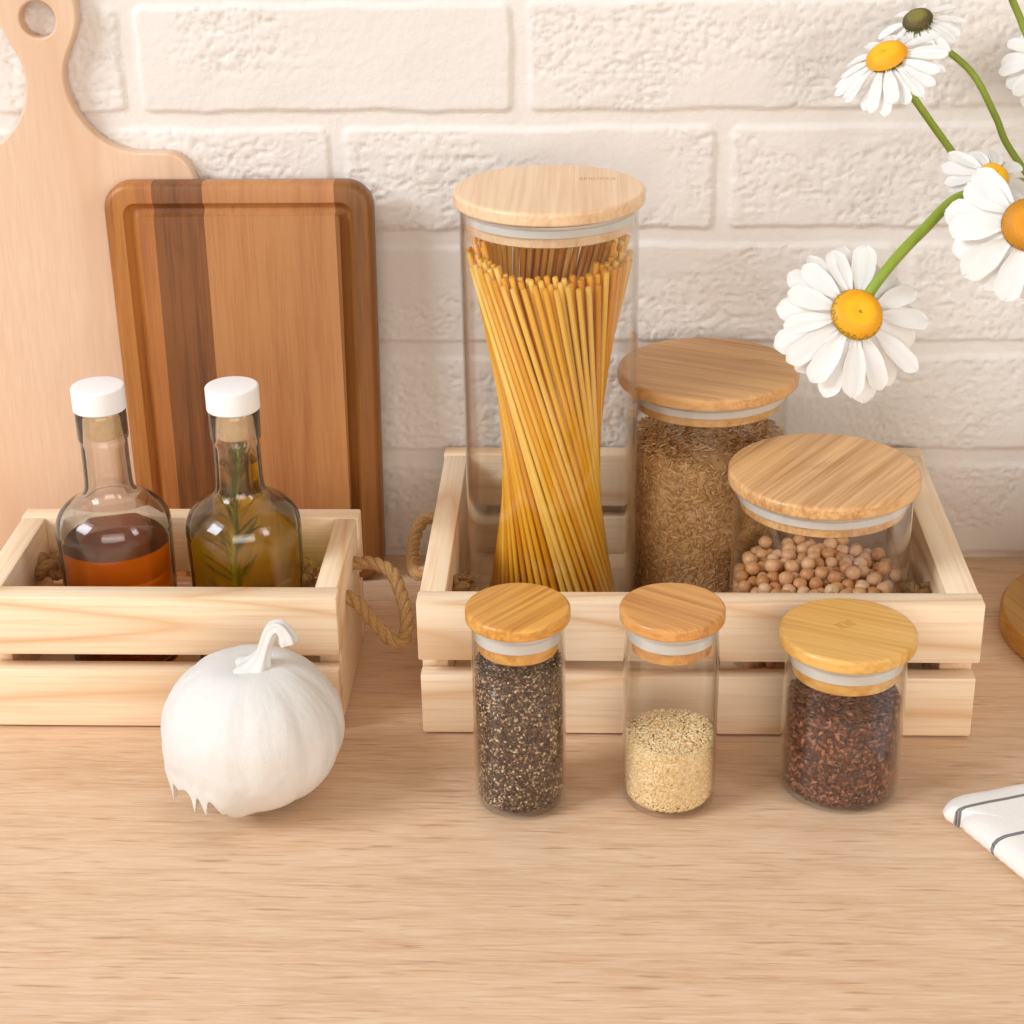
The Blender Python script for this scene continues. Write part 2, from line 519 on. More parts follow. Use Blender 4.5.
crate('wooden_crate', 'small pine crate with rope handles holding the two oil bottles', -.3405, -.1407, -.2203, -.1057, .0823, .0148, .0134,
      [[(-.1530, -.1425, .0640), (-.1407, -.1425, .0645), (-.1300, -.1445, .0655), (-.1185, -.1530, .0640), (-.1120, -.1640, .0545),
        (-.1085, -.1745, .0470), (-.1090, -.1820, .0385), (-.1150, -.1860, .0370), (-.1245, -.1850, .0470), (-.1330, -.1805, .0560), (-.1407, -.1773, .0605), (-.1530, -.1770, .0610)],
       [(-.3270, -.1425, .0640), (-.3405, -.1425, .0645), (-.3515, -.1445, .0640), (-.3640, -.1530, .0580), (-.3680, -.1630, .0470), (-.3640, -.1740, .0480), (-.3515, -.1770, .0560), (-.3405, -.1773, .0605), (-.3270, -.1770, .0610)]],
      [((-.3190, -.1420, .0610), .0095, 1), ((-.1680, -.1560, .0600), .0085, 2)])
crate('wooden_crate', 'large pine crate with rope handles holding the spaghetti, rice and chickpea jars', -.0976, .2024, -.2243, -.0110, .0823, .0150, .0185,
      [[(-.0850, -.1560, .0660), (-.0976, -.1560, .0655), (-.1040, -.1520, .0630), (-.1085, -.1300, .0560), (-.1110, -.1000, .0560), (-.1075, -.0830, .0625), (-.0976, -.0790, .0655), (-.0850, -.0790, .0660)]],
      [((-.0775, -.1640, .0600), .0075, 3), ((.1795, -.1700, .0600), .0080, 4)])

# ------------------------------------------------------------------ jars
def jar(name, label, x, y, z0, R, H, lidR, mat_lid, lid_t=.0075, neck=.0003, mark=None):
    """thing with glass body and lid (> gasket, plug); H = top of the lid above the base. Returns inner radius and floor height."""
    t = thing(name, label, 'jar', (x, y, z0))
    hg = H - lid_t - .0006; w = .0011; rb = .0042
    outer = [(0, .0012), (R - rb - .004, .0012), (R - rb - .002, 0)] + arc(R - rb, rb, rb, -90, 0, 7) + [(R, hg * .5), (R, hg - .020), (R - neck * .4, hg - .014), (R - neck, hg - .008), (R - neck, hg - .0008), (R - neck - .0008, hg)]
    ri = R - w; fl = .0020
    inner = [(ri - neck + .0002, hg), (ri - neck, hg - .0008), (ri - neck, hg - .008), (ri - neck * .4, hg - .014), (ri, hg - .020), (ri, hg * .5)] + arc(ri - .004, fl + .004, .004, 0, -90, 6) + [(0, fl)]
    mesh_obj('glass_body', lathe(outer + inner, 96), M_glass, t)
    e = lid_t * .30
    prof = [(0, H)] + [(lidR * .5, H), (lidR - e, H)] + arc(lidR - e, H - e, e, 90, 0, 6)[1:] + [(lidR, H - lid_t + e * .6)] + arc(lidR - e * .5, H - lid_t + e * .5, e * .5, 0, -90, 4)[1:] + [(0, H - lid_t)]
    lid = mesh_obj('lid', lathe(prof, 96), mat_lid, t)
    zt = H - lid_t
    rg = ri - neck - .00025
    q = .80 if lidR > .04 else 1.0
    g0 = [(rg - .004, zt - .0022*q), (rg - .0012, zt - .0022*q), (rg - .0010, zt - .0036*q), (rg, zt - .0044*q), (rg, zt - .0092*q), (rg - .0012, zt - .0100*q), (rg - .004, zt - .0100*q)]
    mesh_obj('gasket', lathe(g0, 96, closed=True), M_gasket, lid)
    p0 = [(0, zt), (rg - .0026, zt), (rg - .0020, zt - .009*q), (rg - .0020, zt - .0160*q), (rg - .0028, zt - .0168*q), (0, zt - .0168*q)]
    mesh_obj('plug', lathe(p0, 96), mat_lid, lid)
    if mark:
        mx, my, ln, hh, ang, n, seed, colr = mark
        r_ = random.Random(seed); bm = bmesh.new()
        ca, sa = math.cos(ang), math.sin(ang)
        def bar(u0, v0, u1, v1):
            b = []
            for u, v in ((u0, v0), (u1, v0), (u1, v1), (u0, v1)):
                b.append(bm.verts.new((mx + u * ca - v * sa, my + u * sa + v * ca, H + .00006)))
            bm.faces.new(b)
        cw = ln / n; s = cw * .16
        for k in range(n):
            u = -ln / 2 + k * cw + cw * .12; wd = cw * .68
            kind = r_.randrange(4)
            bar(u, -hh/2, u + s, hh/2)
            if kind in (0, 2): bar(u + wd - s, -hh/2, u + wd, hh/2)
            if kind in (0, 1, 3): bar(u, hh/2 - s, u + wd, hh/2)
            if kind in (1, 2): bar(u, -s/2, u + wd, s/2)
            if kind in (1, 3): bar(u, -hh/2, u + wd, -hh/2 + s)
        mm = mesh_obj('engraving', bm, colr, lid, smooth=False)
    return t, ri, z0 + fl

L_tall = bamboo('bamboo_pale', '#eccba6', '#d8ad80', 90)
L_warm = bamboo('bamboo_warm', '#dbac72', '#b8824a', 24)
L_warm2 = bamboo('bamboo_warm_slanted', '#e2b47c', '#b07a44', -57)
L_amber = bamboo('bamboo_amber', '#e2a753', '#b37328', -51)
L_amber2 = bamboo('bamboo_amber_slanted', '#dba05c', '#b27236', 33)
L_honey = bamboo('bamboo_honey', '#e5b566', '#c88e3e', 24)
M_burn = plain('burnt_mark', '#c49a6c', .6)
M_burn2 = plain('burnt_mark_dark', '#bd8640', .6)

ZC = .0136
tall, ri_t, fl_t = jar('glass_jar', 'tallest glass jar with pale bamboo lid, packed with spaghetti', -.0276, -.1159, ZC, .0491, .2778 - ZC, .0520, L_tall, mark=(.026, .018, .020, .0045, -.02, 8, 3, M_burn))
rice, ri_r, fl_r = jar('glass_jar', 'medium glass jar with bamboo lid full of brown rice, behind the chickpea jar', .0636, -.0728, ZC, .0480, .1592 - ZC, .0531, L_warm, mark=(.028, .010, .014, .004, -.2, 5, 4, M_burn))
chick, ri_c, fl_c = jar('glass_jar', 'wide low glass jar with bamboo lid holding chickpeas in the large crate', .1234, -.1559, ZC, .0494, .1304 - ZC, .0526, L_warm2, mark=(.0, .004, .016, .006, .5, 5, 5, M_burn))
chia, ri_h, fl_h = jar('glass_jar', 'slim glass jar of dark speckled chia seeds in front of the large crate', -.0407, -.2832, .0002, .0237, .1114, .0262, L_amber, lid_t=.0068, neck=.0003)
quin, ri_q, fl_q = jar('glass_jar', 'slim glass jar less than half full of pale quinoa in front of the crate', .0357, -.2815, .0002, .0241, .1110, .0262, L_amber2, lid_t=.0068, neck=.0008)
flax, ri_f, fl_f = jar('glass_jar', 'squat glass jar of brown flax seeds with honey coloured bamboo lid', .1247, -.2682, .0002, .0310, .0913, .0345, L_honey, lid_t=.0072, neck=.0005, mark=(-.001, .004, .010, .006, .55, 4, 6, M_burn2))

# ---- seeds and rice
def grain_proto(kind):
    if kind == 'long':      # rice: slim spindle
        V, F = lathe([(0, -1), (.55, -.75), (1, 0), (.55, .75), (0, 1)], 6)
    elif kind == 'drop':    # flax: flat pointed drop
        V, F = lathe([(0, -1), (.75, -.55), (1, -.05), (.55, .6), (0, 1)], 6)
    else:                   # chia / quinoa: small round grain
        V, F = lathe([(0, -1), (.8, -.6), (1, 0), (.8, .6), (0, 1)], 6)
    V = np.array(V); T = []
    for f in F:
        for k in range(1, len(f) - 1): T.append((f[0], f[k], f[k+1]))
    return V, np.array(T)

def grains(name, label, cat, cx, cy, zb, ri, level, kind, size, n_side, n_top, mat, heap=.001, corecol=None):
    Lh, Wh, Th = [s / 2 for s in size]
    PV, PT = grain_proto(kind)
    zt = level - zb
    pos, nor = [], []
    rr_ = ri - .00025
    a = rng.uniform(0, 2*PI, n_side); z = rng.uniform(.0008, zt, n_side)
    rad = rr_ - Th - rng.uniform(0, Th * 1.1, n_side)
    low = z < .0036
    rad = np.where(low, rad - (.0036 - z) * .8, rad)
    pos.append(np.stack([rad*np.cos(a), rad*np.sin(a), z], 1)); nor.append(np.stack([np.cos(a), np.sin(a), 0*a], 1))
    a = rng.uniform(0, 2*PI, n_top); q = np.sqrt(rng.uniform(0, 1, n_top)) * (rr_ - Lh * .8)
    zz = zt + heap * np.sin(a * 2 + 1) * q / ri + heap * (1 - (q/ri)**2) + rng.uniform(-Th, Th, n_top)
    pos.append(np.stack([q*np.cos(a), q*np.sin(a), zz], 1)); nor.append(np.stack([0*a, 0*a, 1+0*a], 1))
    P = np.concatenate(pos); N = np.concatenate(nor); n = len(P)
    N = N + rng.normal(0, .22, N.shape); N /= np.linalg.norm(N, axis=1, keepdims=True)
    R = rng.normal(0, 1, N.shape); A = R - N * (R * N).sum(1, keepdims=True); A /= np.linalg.norm(A, axis=1, keepdims=True)
    B = np.cross(N, A)
    sc = rng.uniform(.85, 1.15, n)[:, None, None]
    V = P[:, None, :] + sc * (PV[None, :, 2:3] * A[:, None] * Lh + PV[None, :, 0:1] * B[:, None] * Wh + PV[None, :, 1:2] * N[:, None] * Th)
    # keep every tip inside the glass
    rad = np.hypot(V[..., 0], V[..., 1]); k = np.minimum(1, rr_ / np.maximum(rad, 1e-9)); V[..., 0] *= k; V[..., 1] *= k
    V[..., 2] = np.maximum(V[..., 2], .0003)
    F = (PT[None] + (np.arange(n) * len(PV))[:, None, None]).reshape(-1)
    V = V.reshape(-1, 3)
    core_r = ri - .0004 - Th * 1.25
    CV, CF = lathe([(0, .0004), (core_r - .004, .0004), (core_r - .001, .004), (core_r, .006), (core_r, zt - Th), (0, zt - Th * .6 + heap * .6)], 40)
    T = []
    for f in CF:
        for j in range(1, len(f) - 1): T.append((f[0], f[j], f[j+1]))
    F = np.concatenate([F, (np.array(T) + len(V)).reshape(-1)]); V = np.concatenate([V, np.array(CV)])
    o = fast_mesh(name, V, F, 3, mat)
    o.location = (cx, cy, zb)
    tag(o, label, cat, kind='stuff')
    return o

G_rice = grain_mat('brown_rice', [(0, '#ad7d49'), (.3, '#c4945e'), (.7, '#d3a66e'), (1, '#e6c28e')], .4)
G_chia = grain_mat('chia_seed', [(0, '#22160e'), (.34, '#412d1f'), (.60, '#664b36'), (.80, '#937253'), (.94, '#cbac85'), (1, '#ead5b4')], .32)
G_quin = grain_mat('quinoa_seed', [(0, '#cfa066'), (.10, '#e8c890'), (.6, '#f1d7a4'), (1, '#f9e9c6')], .5)
G_flax = grain_mat('flax_seed', [(0, '#3a1a0f'), (.35, '#562a1a'), (.75, '#77422a'), (1, '#a87350')], .22, .7)
grains('brown_rice', 'brown rice filling the medium jar behind the chickpeas', 'rice', .0636, -.0728, fl_r, ri_r, .1150, 'long', (.0056, .0015, .0013), 9500, 1700, G_rice, .0022)
grains('chia_seeds', 'dark speckled chia seeds filling the slim jar', 'seeds', -.0407, -.2832, fl_h, ri_h, .0805, 'round', (.0019, .0013, .0011), 10500, 1700, G_chia, .0008)
grains('quinoa_seeds', 'pale cream quinoa seeds in the half empty slim jar', 'seeds', .0357, -.2815, fl_q, ri_q, .0385, 'round', (.0016, .0014, .0011), 6000, 2000, G_quin, .0008)
grains('flax_seeds', 'reddish brown flax seeds filling the squat jar', 'seeds', .1247, -.2682, fl_f, ri_f, .0520, 'drop', (.0050, .0024, .0013), 3600, 900, G_flax, .0012)

# ---- spaghetti
def spaghetti():
    m = NT('durum_pasta')
    oi = m.n('ObjectInfo')
    c = m.ramp(oi.outputs['Random'], [(0, lin('#d98f12')), (.5, lin('#f0b02a')), (1, lin('#fad066'))])
    m.bsdf(c, .38, Subsurface_Weight=.08, Subsurface_Radius=(.002, .0012, .0004))
    r = .00158; lengths = (.2345, .2310, .2270, .2375); metas = []
    def strand_mesh(Lg): return lathe([(0, 0), (r * .8, 0), (r, .0004), (r, Lg * .5), (r, Lg - .0004), (r * .8, Lg), (0, Lg)], 10)
    proto = mesh_obj('spaghetti_strand', strand_mesh(lengths[0]), m.m)
    metas.append(proto.data)
    for Lg in lengths[1:]:
        q = mesh_obj('spaghetti_strand', strand_mesh(Lg), m.m); metas.append(q.data); bpy.data.objects.remove(q)
    first = True
    for layer, (rt, rb, n, ph) in enumerate(((.0445, .0395, 47, 101), (.0404, .0359, 47, 101), (.0362, .0322, 47, 101))):
        for k in range(n):
            a = 2 * PI * (k + .06 * rng.uniform(-1, 1)) / n + layer * PI / n
            b = a + math.radians(ph)
            front = max(0, -math.sin(a))                       # the ones leaning on the near side are broken off shorter
            which = 2 if front > .75 else (1 if front > .3 else int(rng.choice([0, 0, 3, 1])))
            Lg = lengths[which]
            z0 = fl_t + .0006 + rng.uniform(0, .0035)
            p0 = Vector((rb * math.cos(b), rb * math.sin(b), 0)); p1 = Vector((rt * math.cos(a), rt * math.sin(a), 0))
            hz = math.sqrt(Lg**2 - (p1 - p0).length**2)
            d = Vector((p1.x - p0.x, p1.y - p0.y, hz)).normalized()
            o = proto if first else proto.copy()
            if not first: COL.objects.link(o)
            first = False
            o.data = metas[which]
            o.location = (-.0276 + p0.x, -.1159 + p0.y, z0)
            o.rotation_mode = 'QUATERNION'; o.rotation_quaternion = d.to_track_quat('Z', 'Y')
            tag(o, 'yellow spaghetti strand standing in the twisted bundle in the tallest jar', 'spaghetti', 'spaghetti in the tallest jar')
spaghetti()

